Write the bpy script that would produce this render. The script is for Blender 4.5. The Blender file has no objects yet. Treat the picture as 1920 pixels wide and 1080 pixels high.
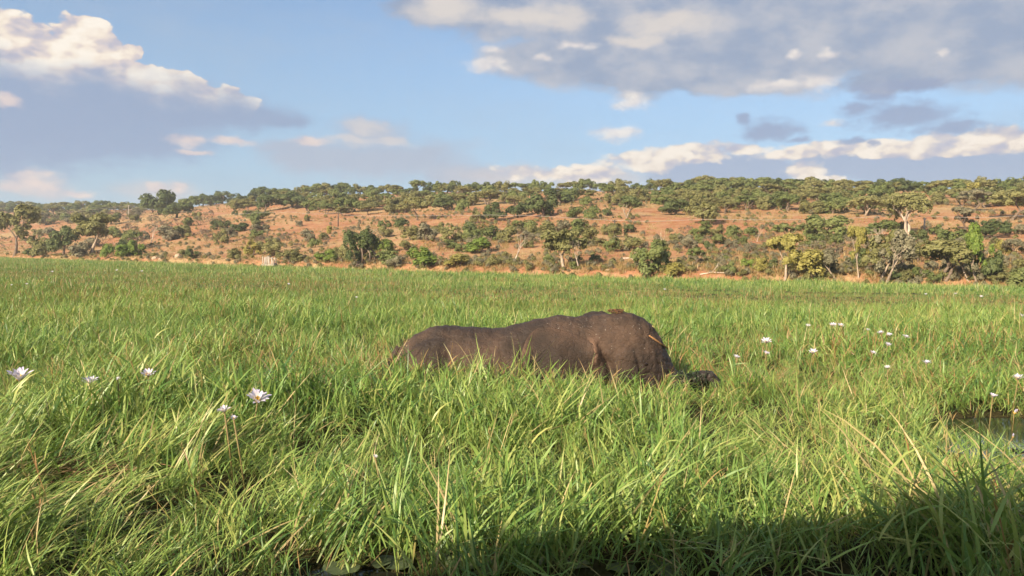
import bpy, bmesh, math, random
import numpy as np
from mathutils import Vector, Matrix, Euler
from mathutils.bvhtree import BVHTree

SC = bpy.context.scene
COL = SC.collection
rnd = random.Random(11)
RNG = np.random.default_rng(5)

# ------------------------------------------------------------------ camera
CAM_Z = 1.9
FPX = 1507.0                      # focal length in photo pixels (1920 wide)
PITCH = math.atan(52 / FPX)
ROLL = math.radians(0.985)
fwd = Vector((0, math.cos(PITCH), -math.sin(PITCH)))
up0 = Vector((0, math.sin(PITCH), math.cos(PITCH)))
rt0 = Vector((1, 0, 0))
rt = rt0 * math.cos(ROLL) + up0 * math.sin(ROLL)
up = up0 * math.cos(ROLL) - rt0 * math.sin(ROLL)
cam_d = bpy.data.cameras.new('camera')
cam_d.sensor_width = 36.0
cam_d.lens = 36.0 * FPX / 1920.0
cam_d.clip_start = 0.05
cam_d.clip_end = 8000
cam = bpy.data.objects.new('camera', cam_d)
cam.matrix_world = Matrix(((rt.x, up.x, -fwd.x, 0), (rt.y, up.y, -fwd.y, 0),
                           (rt.z, up.z, -fwd.z, CAM_Z), (0, 0, 0, 1)))
COL.objects.link(cam)
SC.camera = cam
CAMP = Vector((0, 0, CAM_Z))


def ray(px, py):
    return (fwd + rt * ((px - 960) / FPX) + up * ((540 - py) / FPX))


def to_px(p):
    d = Vector(p) - CAMP
    z = d.dot(fwd)
    return 960 + FPX * d.dot(rt) / z, 540 - FPX * d.dot(up) / z


def at_z(px, py, z):
    d = ray(px, py)
    k = (z - CAM_Z) / d.z
    return CAMP + d * k


def at_y(px, py, y):
    d = ray(px, py)
    return CAMP + d * (y / d.y)


# ------------------------------------------------------------------ light, sky, exposure
SUN_AZ = math.radians(38)         # behind the camera, to the left
SUN_EL = math.radians(26)
EXPOSURE = 1.27
SKY_STRENGTH = 0.072
sun_vec = Vector((-math.sin(SUN_AZ) * math.cos(SUN_EL), -math.cos(SUN_AZ) * math.cos(SUN_EL), math.sin(SUN_EL)))
sd = bpy.data.lights.new('sun', 'SUN')
sd.energy = 4.5
sd.angle = math.radians(0.5)
sd.color = (1.0, 0.83, 0.62)
so = bpy.data.objects.new('sun', sd)
so.rotation_euler = sun_vec.to_track_quat('Z', 'Y').to_euler()
so.location = (-20, -20, 30)
COL.objects.link(so)

SC.view_settings.view_transform = 'Standard'
SC.view_settings.look = 'None'
SC.view_settings.exposure = EXPOSURE
SC.view_settings.gamma = 1.0
SC.view_settings.use_curve_mapping = False
SC.render.engine = 'CYCLES'
SC.cycles.use_denoising = True
SC.cycles.max_bounces = 4
SC.cycles.diffuse_bounces = 3
SC.cycles.use_adaptive_sampling = True
SC.cycles.adaptive_threshold = 0.02
SC.cycles.adaptive_min_samples = 12
SC.cycles.glossy_bounces = 2
SC.cycles.transmission_bounces = 3
SC.cycles.transparent_max_bounces = 4
SC.cycles.sample_clamp_indirect = 4.0


class NT:
    """tiny helper for building node trees"""
    def __init__(s, tree):
        s.t = tree
        s.n = tree.nodes
        s.l = tree.links

    def put(s, sock, v):
        if hasattr(v, 'default_value') or isinstance(v, bpy.types.NodeSocket):
            s.l.new(v, sock)
        elif v is not None:
            sock.default_value = v

    def math(s, op, a, b=None, c=None, clamp=False):
        n = s.n.new('ShaderNodeMath')
        n.operation = op
        n.use_clamp = clamp
        s.put(n.inputs[0], a)
        if b is not None: s.put(n.inputs[1], b)
        if c is not None: s.put(n.inputs[2], c)
        return n.outputs[0]

    def vec(s, op, a, b=None):
        n = s.n.new('ShaderNodeVectorMath')
        n.operation = op
        s.put(n.inputs[0], a)
        if b is not None:
            s.put(n.inputs[3 if op == 'SCALE' else 1], b)
        return n.outputs['Value'] if op in ('LENGTH', 'DOT_PRODUCT') else n.outputs['Vector']

    def noise(s, v, scale, detail=4, rough=0.55, dist=0.0, dims='3D', color=False):
        n = s.n.new('ShaderNodeTexNoise')
        n.noise_dimensions = dims
        if v is not None: s.put(n.inputs['Vector'], v)
        n.inputs['Scale'].default_value = scale
        n.inputs['Detail'].default_value = detail
        n.inputs['Roughness'].default_value = rough
        n.inputs['Distortion'].default_value = dist
        return n.outputs['Color' if color else 'Fac']

    def step(s, v, lo, hi):
        n = s.n.new('ShaderNodeMapRange')
        n.interpolation_type = 'SMOOTHSTEP'
        s.put(n.inputs['Value'], v)
        s.put(n.inputs['From Min'], lo)
        s.put(n.inputs['From Max'], hi)
        return n.outputs['Result']

    def mix(s, f, a, b, blend='MIX'):
        n = s.n.new('ShaderNodeMix')
        n.data_type = 'RGBA'
        n.blend_type = blend
        s.put(n.inputs[0], f)
        s.put(n.inputs[6], a if not isinstance(a, tuple) else (*a, 1) if len(a) == 3 else a)
        s.put(n.inputs[7], b if not isinstance(b, tuple) else (*b, 1) if len(b) == 3 else b)
        return n.outputs[2]

    def ramp(s, f, stops):
        n = s.n.new('ShaderNodeValToRGB')
        e = n.color_ramp.elements
        while len(e) < len(stops): e.new(0.5)
        for el, (p, c) in zip(e, stops):
            el.position = p
            el.color = (*c, 1)
        s.put(n.inputs[0], f)
        return n.outputs[0]


# ---- world: Nishita sky with a procedural cloud deck laid out by direction
def build_world():
    w = bpy.data.worlds.new('World')
    SC.world = w
    w.use_nodes = True
    try:
        w.cycles.sampling_method = 'MANUAL'
        w.cycles.sample_map_resolution = 512
    except Exception:
        pass
    t = NT(w.node_tree)
    t.n.clear()
    out = t.n.new('ShaderNodeOutputWorld')
    bg = t.n.new('ShaderNodeBackground')
    bg.inputs['Strength'].default_value = SKY_STRENGTH
    t.l.new(bg.outputs[0], out.inputs[0])
    sky = t.n.new('ShaderNodeTexSky')
    sky.sky_type = 'NISHITA'
    sky.sun_disc = False
    sky.sun_elevation = SUN_EL
    # Nishita: rotation 0 puts the sun at +Y, positive turns clockwise from above
    sky.sun_rotation = math.atan2(sun_vec.x, sun_vec.y)
    sky.altitude = 900
    sky.air_density = 1.0
    sky.dust_density = 1.4
    sky.ozone_density = 2.2
    tc = t.n.new('ShaderNodeTexCoord')
    d = tc.outputs['Generated']
    sep = t.n.new('ShaderNodeSeparateXYZ')
    t.l.new(d, sep.inputs[0])
    az = t.math('ARCTAN2', sep.outputs[0], sep.outputs[1])
    el = t.math('ARCSINE', sep.outputs[2])
    cmb = t.n.new('ShaderNodeCombineXYZ')
    t.l.new(az, cmb.inputs[0])
    t.l.new(el, cmb.inputs[1])
    p0 = cmb.outputs[0]

    def ae(px, py):
        r = ray(px, py).normalized()
        return math.atan2(r.x, r.y), math.asin(r.z)

    E2 = 2 ** EXPOSURE * SKY_STRENGTH

    def C(r, g, b):            # photo colour (sRGB 0-255) -> sky radiance
        f = lambda c: ((c / 255 + 0.055) / 1.055) ** 2.4 if c > 10 else c / 255 / 12.92
        return (f(r) / E2, f(g) / E2, f(b) / E2)

    pst = t.vec('MULTIPLY', p0, (1.0, 1.7, 1.0))
    nlow = t.noise(pst, 9.0, 3, 0.5, color=True)
    nmid = t.noise(pst, 34.0, 6, 0.6, color=True)
    w1 = t.vec('MULTIPLY', t.vec('SUBTRACT', nlow, (.5, .5, .5)), (0.055, 0.024, 0))
    w2 = t.vec('MULTIPLY', t.vec('SUBTRACT', nmid, (.5, .5, .5)), (0.030, 0.020, 0))
    pw = t.vec('ADD', t.vec('ADD', p0, w1), w2)           # strongly warped, for soft cloud
    pc = t.vec('ADD', p0, t.vec('SCALE', w2, 0.75))       # lightly warped, for crisp cumulus
    # billow noise and its sunward difference (relief)
    bill = t.noise(pst, 40.0, 8, 0.56)

    def puffs(off):
        q = t.vec('ADD', t.vec('ADD', pst, off), t.vec('SCALE', w2, 0.9))
        tot = None
        for sc, amp in ((16.0, 0.72), (40.0, 0.32), (95.0, 0.16)):
            v = t.n.new('ShaderNodeTexVoronoi')
            v.voronoi_dimensions = '2D'
            v.feature = 'SMOOTH_F1'
            v.inputs['Scale'].default_value = sc
            v.inputs['Smoothness'].default_value = 0.35
            t.put(v.inputs['Vector'], q)
            x = t.math('MULTIPLY', t.math('SUBTRACT', 1.0, v.outputs['Distance']), amp)
            tot = x if tot is None else t.math('ADD', tot, x)
        return tot
    puff0 = puffs((0, 0, 0))
    n_head = t.math('ADD', t.math('MULTIPLY', t.math('SUBTRACT', puff0, 0.18), 0.75), t.math('MULTIPLY', bill, 0.25))
    relief = t.math('MULTIPLY_ADD', t.math('SUBTRACT', puff0, puffs((-0.007, 0.012, 0))), 1.75, 0.57, clamp=True)
    relief = t.math('ADD', relief, t.math('MULTIPLY', t.math('SUBTRACT', bill, 0.5), 0.5), clamp=True)
    soft = t.noise(pst, 16.0, 6, 0.55)

    def field(p, blobs, k=0.25):
        cur = None
        for (px, py, rx, ry) in blobs:
            a, e = ae(px, py)
            q = t.vec('MULTIPLY', t.vec('SUBTRACT', p, (a, e, 0)), (FPX / rx, FPX / ry, 0))
            ln = t.vec('LENGTH', q)
            cur = ln if cur is None else t.math('SMOOTH_MIN', cur, ln, k)
        return t.math('SUBTRACT', 1.0, cur)

    def layer(base, f, n, amp, lo, hi, col, opacity=1.0):
        den = t.math('ADD', f, t.math('MULTIPLY', t.math('SUBTRACT', n, 0.5), amp))
        a = t.math('MULTIPLY', t.step(den, lo, hi), opacity)
        return t.mix(a, base, col)

    c = sky.outputs[0]
    # pale veil of high thin cloud over the whole sky, a little uneven
    veil = t.noise(t.vec('MULTIPLY', p0, (1.0, 3.2, 1)), 3.2, 6, 0.6)
    c = t.mix(t.math('MULTIPLY', t.step(veil, 0.42, 0.85), 0.50), c, C(190, 198, 212))
    # the rest of the dome, left, right, behind and above: broken cloud as in view, made denser and brighter for fill light
    gen = t.noise(t.vec('MULTIPLY', p0, (1.0, 2.0, 1)), 3.4, 8, 0.58)
    offaz = t.step(t.math('ABSOLUTE', az), 0.66, 0.9)
    offel = t.step(el, 0.36, 0.55)
    off = t.math('MAXIMUM', offaz, offel)
    gcol = t.mix(t.step(gen, 0.5, 0.75), C(238, 230, 224), C(176, 184, 204))
    c = t.mix(t.math('MULTIPLY', t.math('MULTIPLY', t.step(gen, 0.44, 0.58), off), 0.9), c, gcol)

    # brighter, greyer air towards the horizon
    c = t.mix(t.math('MULTIPLY', t.math('SUBTRACT', 1.0, t.step(el, 0.02, 0.44)), 0.78), c, C(156, 184, 209))
    c_rest = c
    # soft wisps in the middle and along the horizon
    c = layer(c, field(pw, [(690, 245, 110, 34), (720, 300, 220, 60), (620, 300, 150, 45), (860, 325, 160, 30),
                            (560, 275, 110, 20)]), soft, 1.3, -0.05, 0.75, C(176, 186, 205), 0.85)
    c = layer(c, field(pw, [(685, 238, 80, 20), (650, 262, 80, 14), (735, 262, 60, 14)]), soft, 1.3, 0.0, 0.8,
              C(214, 209, 210), 0.8)
    c = layer(c, field(pw, [(960, 330, 160, 26), (1100, 335, 200, 30), (300, 355, 90, 24), (60, 352, 90, 22)]), soft, 1.0,
              -0.1, 0.8, C(205, 200, 204), 0.75)
    # left cumulus: shaded body
    c = layer(c, field(pw, [(90, 225, 300, 75), (260, 195, 240, 58), (430, 212, 150, 30), (60, 275, 190, 42),
                            (-120, 220, 300, 110), (170, 255, 260, 44), (520, 222, 80, 14)]), soft, 1.1, -0.1, 0.55,
              C(152, 171, 201), 0.95)
    # left cumulus: sunlit heads
    fc = field(pc, [(62, 104, 76, 54), (150, 82, 54, 50), (8, 112, 74, 60), (198, 110, 38, 38), (118, 160, 140, 80),
                    (246, 100, 22, 16), (250, 168, 90, 56), (335, 182, 90, 50), (405, 190, 70, 34), (30, 180, 130, 80),
                    (-90, 130, 130, 110)], 0.12)
    lvl_a, lvl_e = ae(120, 136)
    lo_e = t.math('SUBTRACT', el, t.math('MULTIPLY_ADD', t.math('SUBTRACT', az, lvl_a), -0.055, lvl_e))
    litf = t.math('ADD', t.math('MULTIPLY', lo_e, 17.0), t.math('MULTIPLY', t.math('SUBTRACT', soft, 0.5), 1.0))
    litf = t.step(litf, -0.34, 0.42)
    head = t.ramp(relief, [(0.1, C(192, 190, 204)), (0.42, C(226, 214, 210)), (0.62, C(247, 233, 217)), (0.85, C(255, 246, 233))])
    ccol = t.mix(litf, C(152, 171, 201), head)
    c = layer(c, fc, n_head, 0.9, 0.03, 0.12, ccol)
    # small fair-weather tufts on the left
    tuft = t.mix(relief, C(196, 190, 202), C(240, 220, 210))
    c = layer(c, field(pc, [(350, 262, 34, 15), (432, 262, 46, 9), (65, 342, 42, 24), (20, 350, 24, 12), (10, 188, 26, 12),
                            (290, 352, 19, 14), (332, 353, 17, 11), (150, 362, 30, 8), (580, 265, 44, 9), (365, 285, 34, 6)]),
              bill, 1.5, -0.15, 0.75, tuft, 0.85)
    # upper right sheet
    sheet = t.mix(t.step(soft, 0.34, 0.68), C(153, 168, 193), C(190, 193, 203))
    fs = field(pw, [(1010, 22, 270, 70), (800, 8, 110, 40), (1260, 60, 330, 110), (1620, 50, 430, 105), (1110, 118, 230, 52),
                    (1800, 95, 260, 52), (2050, 60, 300, 100), (1330, 140, 280, 42), (1700, 150, 130, 20), (1250, -60, 600, 110)])
    c = layer(c, fs, soft, 0.85, 0.0, 0.36, sheet, 0.96)
    # its brighter cream shoulders
    c = layer(c, field(pw, [(1060, 32, 100, 36), (830, 12, 110, 34), (950, 30, 120, 26), (1180, 72, 90, 16), (1250, 40, 120, 30)]), soft, 1.2,
              0.0, 0.8, C(226, 217, 210), 0.8)
    flk = t.mix(relief, C(206, 202, 208), C(250, 240, 230))
    c = layer(c, field(pc, [(925, 92, 24, 9), (912, 122, 46, 18), (1020, 107, 17, 7), (1490, 104, 19, 11), (1555, 100, 19, 10),
                            (1767, 100, 13, 11), (1535, 152, 52, 14), (1180, 190, 44, 18), (1160, 250, 56, 17), (1460, 160, 60, 10),
                            (1560, 230, 22, 8), (1075, 85, 44, 9)]),
              bill, 1.8, -0.15, 0.9, flk, 0.85)
    # low cumulus bank on the right: grey base then lit tops
    c = layer(c, field(pw, [(1360, 322, 190, 40), (1750, 310, 260, 46), (1560, 310, 120, 40), (1950, 290, 160, 50)]), soft, 0.8,
              0.0, 0.45, C(162, 178, 205), 0.92)
    ftop = field(pc, [(1400, 278, 80, 19), (1310, 286, 120, 20), (1200, 302, 95, 24), (1060, 326, 140, 18), (1480, 288, 64, 16),
                      (1510, 320, 38, 26), (1640, 276, 150, 16), (1850, 263, 120, 20), (1760, 284, 170, 13), (1545, 340, 40, 11),
                      (1960, 265, 90, 20)], 0.15)
    tops = t.ramp(relief, [(0.1, C(186, 187, 204)), (0.45, C(214, 207, 208)), (0.62, C(240, 226, 212)), (0.85, C(253, 241, 226))])
    c = layer(c, ftop, n_head, 1.5, 0.0, 0.45, tops, 0.93)
    # dark ragged scud in front
    c = layer(c, field(pc, [(1445, 243, 62, 26), (1395, 218, 15, 16), (1500, 262, 26, 8), (1700, 218, 100, 30), (1615, 205, 44, 20),
                            (1640, 178, 40, 12), (1790, 240, 84, 13), (1605, 263, 36, 8), (1635, 268, 14, 8), (1700, 160, 110, 15)]),
              bill, 1.7, -0.12, 0.75, C(150, 165, 195), 0.85)
    t.l.new(c_rest, bg.inputs['Color'])
    bg2 = t.n.new('ShaderNodeBackground')
    bg2.inputs['Strength'].default_value = SKY_STRENGTH
    t.l.new(c, bg2.inputs['Color'])
    # the named clouds fill this part of the sky only; the mix lets the renderer skip them elsewhere
    win = t.math('MULTIPLY', t.math('SUBTRACT', 1.0, t.step(t.math('ABSOLUTE', az), 0.80, 0.95)),
                 t.math('SUBTRACT', 1.0, t.step(el, 0.42, 0.50)))
    win = t.math('MULTIPLY', win, t.math('GREATER_THAN', el, -0.02))
    mx = t.n.new('ShaderNodeMixShader')
    t.l.new(win, mx.inputs[0])
    t.l.new(bg.outputs[0], mx.inputs[1])
    t.l.new(bg2.outputs[0], mx.inputs[2])
    t.l.new(mx.outputs[0], out.inputs[0])


build_world()


# ------------------------------------------------------------------ numpy noise
def _h(ix, iy, seed):
    n = (ix.astype(np.int64) * 374761393 + iy.astype(np.int64) * 668265263 + seed * 974634777) & 0x7fffffff
    n = ((n ^ (n >> 13)) * 1274126177) & 0x7fffffff
    return ((n ^ (n >> 16)) & 0xffff) / 65535.0


def vn(x, y, seed=0):
    x = np.asarray(x, float)
    y = np.asarray(y, float)
    ix, iy = np.floor(x), np.floor(y)
    fx, fy = x - ix, y - iy
    fx = fx * fx * (3 - 2 * fx)
    fy = fy * fy * (3 - 2 * fy)
    a = _h(ix, iy, seed) * (1 - fx) + _h(ix + 1, iy, seed) * fx
    b = _h(ix, iy + 1, seed) * (1 - fx) + _h(ix + 1, iy + 1, seed) * fx
    return a * (1 - fy) + b * fy


def fbm(x, y, seed=0, o=3):
    s, a, tot = 0.0, 1.0, 0.0
    for k in range(o):
        s = s + a * vn(np.asarray(x) * 2 ** k, np.asarray(y) * 2 ** k, seed + k)
        tot += a
        a *= 0.5
    return s / tot


# ------------------------------------------------------------------ object helpers
def tag(o, label=None, cat=None, group=None, kind=None):
    if label: o['label'] = label
    if cat: o['category'] = cat
    if group: o['group'] = group
    if kind: o['kind'] = kind
    return o


def mesh_of(name, verts, faces, mats=(), attrs=None, smooth=False, midx=None):
    me = bpy.data.meshes.new(name)
    me.from_pydata([tuple(v) for v in verts] if not isinstance(verts, np.ndarray) else verts.tolist(), [], faces)
    for m in mats: me.materials.append(m)
    if attrs:
        for k, v in attrs.items():
            a = me.attributes.new(k, 'FLOAT', 'POINT')
            a.data.foreach_set('value', np.asarray(v, dtype=np.float32))
    if midx is not None:
        me.polygons.foreach_set('material_index', np.asarray(midx, dtype=np.int32))
    if smooth:
        me.polygons.foreach_set('use_smooth', [True] * len(me.polygons))
    me.update()
    return me


def obj(name, me, parent=None, loc=None):
    o = bpy.data.objects.new(name, me)
    COL.objects.link(o)
    if parent: o.parent = parent
    if loc is not None: o.location = loc
    return o


class MB:
    """collects tubes / boxes / blobs into one mesh"""
    def __init__(s):
        s.v, s.f, s.m = [], [], []

    def add(s, v, f, m=0):
        b = len(s.v)
        s.v += [tuple(x) for x in v]
        s.f += [tuple(i + b for i in q) for q in f]
        s.m += [m] * len(f)

    def tube(s, pts, rad, n=6, m=0, cap=True):
        pts = [Vector(p) for p in pts]
        vs, fs = [], []
        prev = None
        for i, p in enumerate(pts):
            d = (pts[min(i + 1, len(pts) - 1)] - pts[max(i - 1, 0)])
            if d.length < 1e-9: d = Vector((0, 0, 1))
            d.normalize()
            a = prev if prev is not None else (Vector((1, 0, 0)) if abs(d.x) < 0.8 else Vector((0, 1, 0)))
            a = (a - d * a.dot(d)).normalized()
            prev = a
            b = d.cross(a)
            r = rad[i] if hasattr(rad, '__len__') else rad
            for k in range(n):
                th = 2 * math.pi * k / n
                vs.append(p + (a * math.cos(th) + b * math.sin(th)) * r)
        for i in range(len(pts) - 1):
            for k in range(n):
                k2 = (k + 1) % n
                fs.append((i * n + k, i * n + k2, (i + 1) * n + k2, (i + 1) * n + k))
        if cap:
            fs.append(tuple(range(n))[::-1])
            fs.append(tuple((len(pts) - 1) * n + k for k in range(n)))
        s.add(vs, fs, m)

    def box(s, c, size, rz=0.0, m=0, bev=0.0):
        x, y, z = [q / 2 for q in size]
        R = Matrix.Rotation(rz, 3, 'Z')
        vs = [R @ Vector((sx * x, sy * y, sz * z)) + Vector(c) for sz in (-1, 1) for sy in (-1, 1) for sx in (-1, 1)]
        fs = [(0, 2, 3, 1), (4, 5, 7, 6), (0, 1, 5, 4), (2, 6, 7, 3), (0, 4, 6, 2), (1, 3, 7, 5)]
        s.add(vs, fs, m)

    def ell(s, c, r, nu=16, nv=10, m=0, jit=0.0, rn=None):
        vs, fs = [], []
        for j in range(nv + 1):
            ph = math.pi * j / nv
            for i in range(nu):
                th = 2 * math.pi * i / nu
                k = 1 + (rn.uniform(-jit, jit) if rn else 0)
                vs.append((c[0] + k * r[0] * math.sin(ph) * math.cos(th), c[1] + k * r[1] * math.sin(ph) * math.sin(th),
                           c[2] + k * r[2] * math.cos(ph)))
        for j in range(nv):
            for i in range(nu):
                fs.append((j * nu + i, (j + 1) * nu + i, (j + 1) * nu + (i + 1) % nu, j * nu + (i + 1) % nu))
        s.add(vs, fs, m)

    def mesh(s, name, mats, smooth=True):
        return mesh_of(name, s.v, s.f, mats, smooth=smooth, midx=s.m)


def new_mat(name):
    m = bpy.data.materials.new(name)
    m.use_nodes = True
    t = NT(m.node_tree)
    t.n.clear()
    out = t.n.new('ShaderNodeOutputMaterial')
    return m, t, out


def principled(t, col, rough=0.7, spec=0.3, normal=None):
    b = t.n.new('ShaderNodeBsdfPrincipled')
    t.put(b.inputs['Base Color'], col if not isinstance(col, tuple) else (*col, 1))
    t.put(b.inputs['Roughness'], rough)
    t.put(b.inputs['Specular IOR Level'], spec)
    if normal is not None: t.l.new(normal, b.inputs['Normal'])
    return b.outputs[0]


def bump(t, h, strength=0.3, dist=0.05):
    b = t.n.new('ShaderNodeBump')
    b.inputs['Strength'].default_value = strength
    b.inputs['Distance'].default_value = dist
    t.put(b.inputs['Height'], h)
    return b.outputs[0]


def geo_pos(t):
    return t.n.new('ShaderNodeNewGeometry').outputs['Position']


def obj_pos(t):
    return t.n.new('ShaderNodeTexCoord').outputs['Object']


def attr(t, name, typ='GEOMETRY'):
    a = t.n.new('ShaderNodeAttribute')
    a.attribute_name = name
    a.attribute_type = typ
    return a.outputs['Fac']


def simple_mat(name, a, b, scale=8.0, rough=0.8, spec=0.2, bmp=0.0, space='obj'):
    m, t, out = new_mat(name)
    p = obj_pos(t) if space == 'obj' else geo_pos(t)
    n = t.noise(p, scale, 5, 0.6)
    c = t.mix(t.step(n, 0.3, 0.7), a, b)
    nm = bump(t, n, bmp, 0.03) if bmp else None
    t.l.new(principled(t, c, rough, spec, nm), out.inputs[0])
    return m


# ------------------------------------------------------------------ materials
def soil_mat():
    m, t, out = new_mat('red_soil')
    p = geo_pos(t)
    n1 = t.noise(p, 0.045, 6, 0.6)
    n2 = t.noise(p, 0.35, 6, 0.65)
    n3 = t.noise(p, 2.2, 5, 0.7)
    soil = t.mix(t.step(n2, 0.3, 0.7), (0.28, 0.130, 0.066), (0.36, 0.190, 0.102))
    straw = t.mix(t.step(n3, 0.3, 0.7), (0.29, 0.19, 0.095), (0.40, 0.29, 0.15))
    f = t.step(t.math('ADD', t.math('MULTIPLY', n1, 0.75), t.math('MULTIPLY', n2, 0.4)), 0.50, 0.70)
    c = t.mix(f, soil, straw)
    dark = t.step(t.noise(p, 0.9, 5, 0.7), 0.56, 0.74)
    c = t.mix(t.math('MULTIPLY', dark, 0.55), c, (0.15, 0.105, 0.055))
    # pale washed strip of the river bank, by height above the water
    z = t.n.new('ShaderNodeSeparateXYZ')
    t.l.new(p, z.inputs[0])
    zz = t.math('ADD', z.outputs[2], t.math('MULTIPLY', n3, 0.5))
    pale = t.math('SUBTRACT', 1.0, t.step(zz, 0.75, 1.35))
    c = t.mix(t.math('MULTIPLY', t.math('MULTIPLY', pale, t.step(n2, 0.45, 0.75)), 0.6), c, (0.38, 0.26, 0.16))
    t.l.new(principled(t, c, 0.95, 0.1, bump(t, n3, 0.5, 0.3)), out.inputs[0])
    return m


def water_mat():
    m, t, out = new_mat('river_water')
    p = geo_pos(t)
    n = t.noise(p, 2.6, 3, 0.5)
    c = t.mix(t.step(t.noise(p, 0.2, 4), 0.3, 0.7), (0.018, 0.022, 0.014), (0.03, 0.032, 0.02))
    t.l.new(principled(t, c, 0.08, 0.5, bump(t, n, 0.05, 0.05)), out.inputs[0])
    return m


def mat_mat():
    m, t, out = new_mat('marsh_litter')
    p = geo_pos(t)
    n = t.noise(p, 9.0, 5, 0.7)
    n2 = t.noise(p, 0.35, 4, 0.6)
    c = t.mix(t.step(n, 0.3, 0.7), (0.016, 0.017, 0.007), (0.06, 0.05, 0.022))
    c = t.mix(t.math('MULTIPLY', t.step(n2, 0.45, 0.7), 0.6), c, (0.11, 0.11, 0.04))
    t.l.new(principled(t, c, 0.9, 0.1, bump(t, n, 0.6, 0.05)), out.inputs[0])
    return m


def grass_mat(name, ramp, dry_ramp, trans=0.25, rough=0.42, spec=0.35):
    m, t, out = new_mat(name)
    tint = attr(t, 'tint')
    h = attr(t, 'hgt')
    dry = attr(t, 'dry', 'INSTANCER')
    oi = t.n.new('ShaderNodeObjectInfo')
    p = geo_pos(t)
    pn = t.noise(p, 0.5, 4, 0.6)
    f = t.math('ADD', t.math('MULTIPLY', tint, 0.80), t.math('MULTIPLY', oi.outputs['Random'], 0.20))
    f = t.math('ADD', f, t.math('MULTIPLY', t.math('SUBTRACT', pn, 0.5), 0.6))
    f = t.math('ADD', f, t.math('MULTIPLY', t.math('SUBTRACT', t.noise(p, 0.11, 3, 0.6), 0.5), 0.7))
    f = t.math('ADD', f, 0.0)
    g = t.ramp(f, ramp)
    s = t.ramp(tint, dry_ramp)
    # withered blades: chance grows with the dryness of the clump
    k = t.step(t.math('ADD', t.math('MULTIPLY', dry, 1.0), tint), 0.93, 1.06)
    c = t.mix(k, g, s)
    # blades turn straw-coloured at the sheath
    sh = t.math('MULTIPLY', t.math('SUBTRACT', 1.0, t.step(h, 0.02, 0.34)), 0.45)
    c = t.mix(sh, c, (0.21, 0.185, 0.06))
    d = principled(t, c, rough, spec)
    tr = t.n.new('ShaderNodeBsdfTranslucent')
    t.l.new(t.mix(0.5, c, (0.34, 0.42, 0.06), 'MIX'), tr.inputs['Color'])
    mx = t.n.new('ShaderNodeMixShader')
    mx.inputs[0].default_value = trans
    t.l.new(d, mx.inputs[1])
    t.l.new(tr.outputs[0], mx.inputs[2])
    t.l.new(mx.outputs[0], out.inputs[0])
    return m


def leaf_mat(name, a, b, c3, trans=0.35):
    m, t, out = new_mat(name)
    tint = attr(t, 'tint')
    oi = t.n.new('ShaderNodeObjectInfo')
    f = t.math('ADD', t.math('MULTIPLY', tint, 0.7), t.math('MULTIPLY', oi.outputs['Random'], 0.3))
    c = t.ramp(f, [(0.1, a), (0.5, b), (0.92, c3)])
    d = principled(t, c, 0.6, 0.2)
    tr = t.n.new('ShaderNodeBsdfTranslucent')
    t.l.new(c, tr.inputs['Color'])
    mx = t.n.new('ShaderNodeMixShader')
    mx.inputs[0].default_value = trans
    t.l.new(d, mx.inputs[1])
    t.l.new(tr.outputs[0], mx.inputs[2])
    t.l.new(mx.outputs[0], out.inputs[0])
    return m


M = {}
M['soil'] = soil_mat()
M['water'] = water_mat()
M['mat'] = mat_mat()
GREEN = [(0.0, (0.055, 0.130, 0.040)), (0.28, (0.120, 0.225, 0.050)), (0.58, (0.225, 0.320, 0.078)), (0.85, (0.37, 0.395, 0.12)), (1.0, (0.46, 0.42, 0.15))]
STRAW = [(0.0, (0.40, 0.31, 0.14)), (0.55, (0.36, 0.27, 0.11)), (0.80, (0.27, 0.145, 0.06)), (1.0, (0.46, 0.38, 0.19))]
M['grass'] = grass_mat('marsh_grass_blades', GREEN, STRAW)
M['dry_grass'] = grass_mat('dry_slope_grass', [(0.0, (0.20, 0.15, 0.06)), (1.0, (0.42, 0.29, 0.12))], STRAW, 0.2)
M['dark'] = leaf_mat('dark_green_leaves', (0.07, 0.098, 0.036), (0.115, 0.15, 0.056), (0.18, 0.205, 0.08))
M['olive'] = leaf_mat('olive_leaves', (0.15, 0.155, 0.06), (0.23, 0.228, 0.088), (0.31, 0.295, 0.125))
M['green'] = leaf_mat('mid_green_leaves', (0.105, 0.145, 0.048), (0.175, 0.212, 0.072), (0.255, 0.275, 0.102))
M['bright'] = leaf_mat('bright_green_leaves', (0.115, 0.185, 0.036), (0.19, 0.265, 0.055), (0.28, 0.33, 0.085))
M['yellow'] = leaf_mat('yellow_leaves', (0.22, 0.21, 0.055), (0.34, 0.31, 0.09), (0.44, 0.4, 0.14))
M['grey'] = leaf_mat('grey_leaves', (0.17, 0.165, 0.1), (0.24, 0.225, 0.14), (0.31, 0.285, 0.185))
M['brown'] = leaf_mat('brown_twigs', (0.16, 0.12, 0.085), (0.23, 0.175, 0.125), (0.3, 0.23, 0.17))
M['bark'] = simple_mat('grey_bark', (0.10, 0.075, 0.055), (0.22, 0.17, 0.13), 12, 0.9, 0.1)
M['pale_bark'] = simple_mat('pale_bark', (0.24, 0.19, 0.14), (0.40, 0.32, 0.24), 9, 0.85, 0.15)
M['dead_wood'] = simple_mat('bleached_dead_wood', (0.36, 0.29, 0.23), (0.56, 0.47, 0.38), 9, 0.85, 0.15)

# ------------------------------------------------------------------ terrain
_bx = np.array([-1500, -420, -124, -60, 0, 45, 120, 300, 900], float)
_by = np.array([1370, 452, 196, 139, 90, 71, 46, 8, -110], float)
_bxx = np.linspace(-1500, 900, 2401)
_byy = np.interp(_bxx, _bx, _by)
_k = np.ones(41) / 41
_byy[20:-20] = np.convolve(_byy, _k, 'valid')


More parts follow.
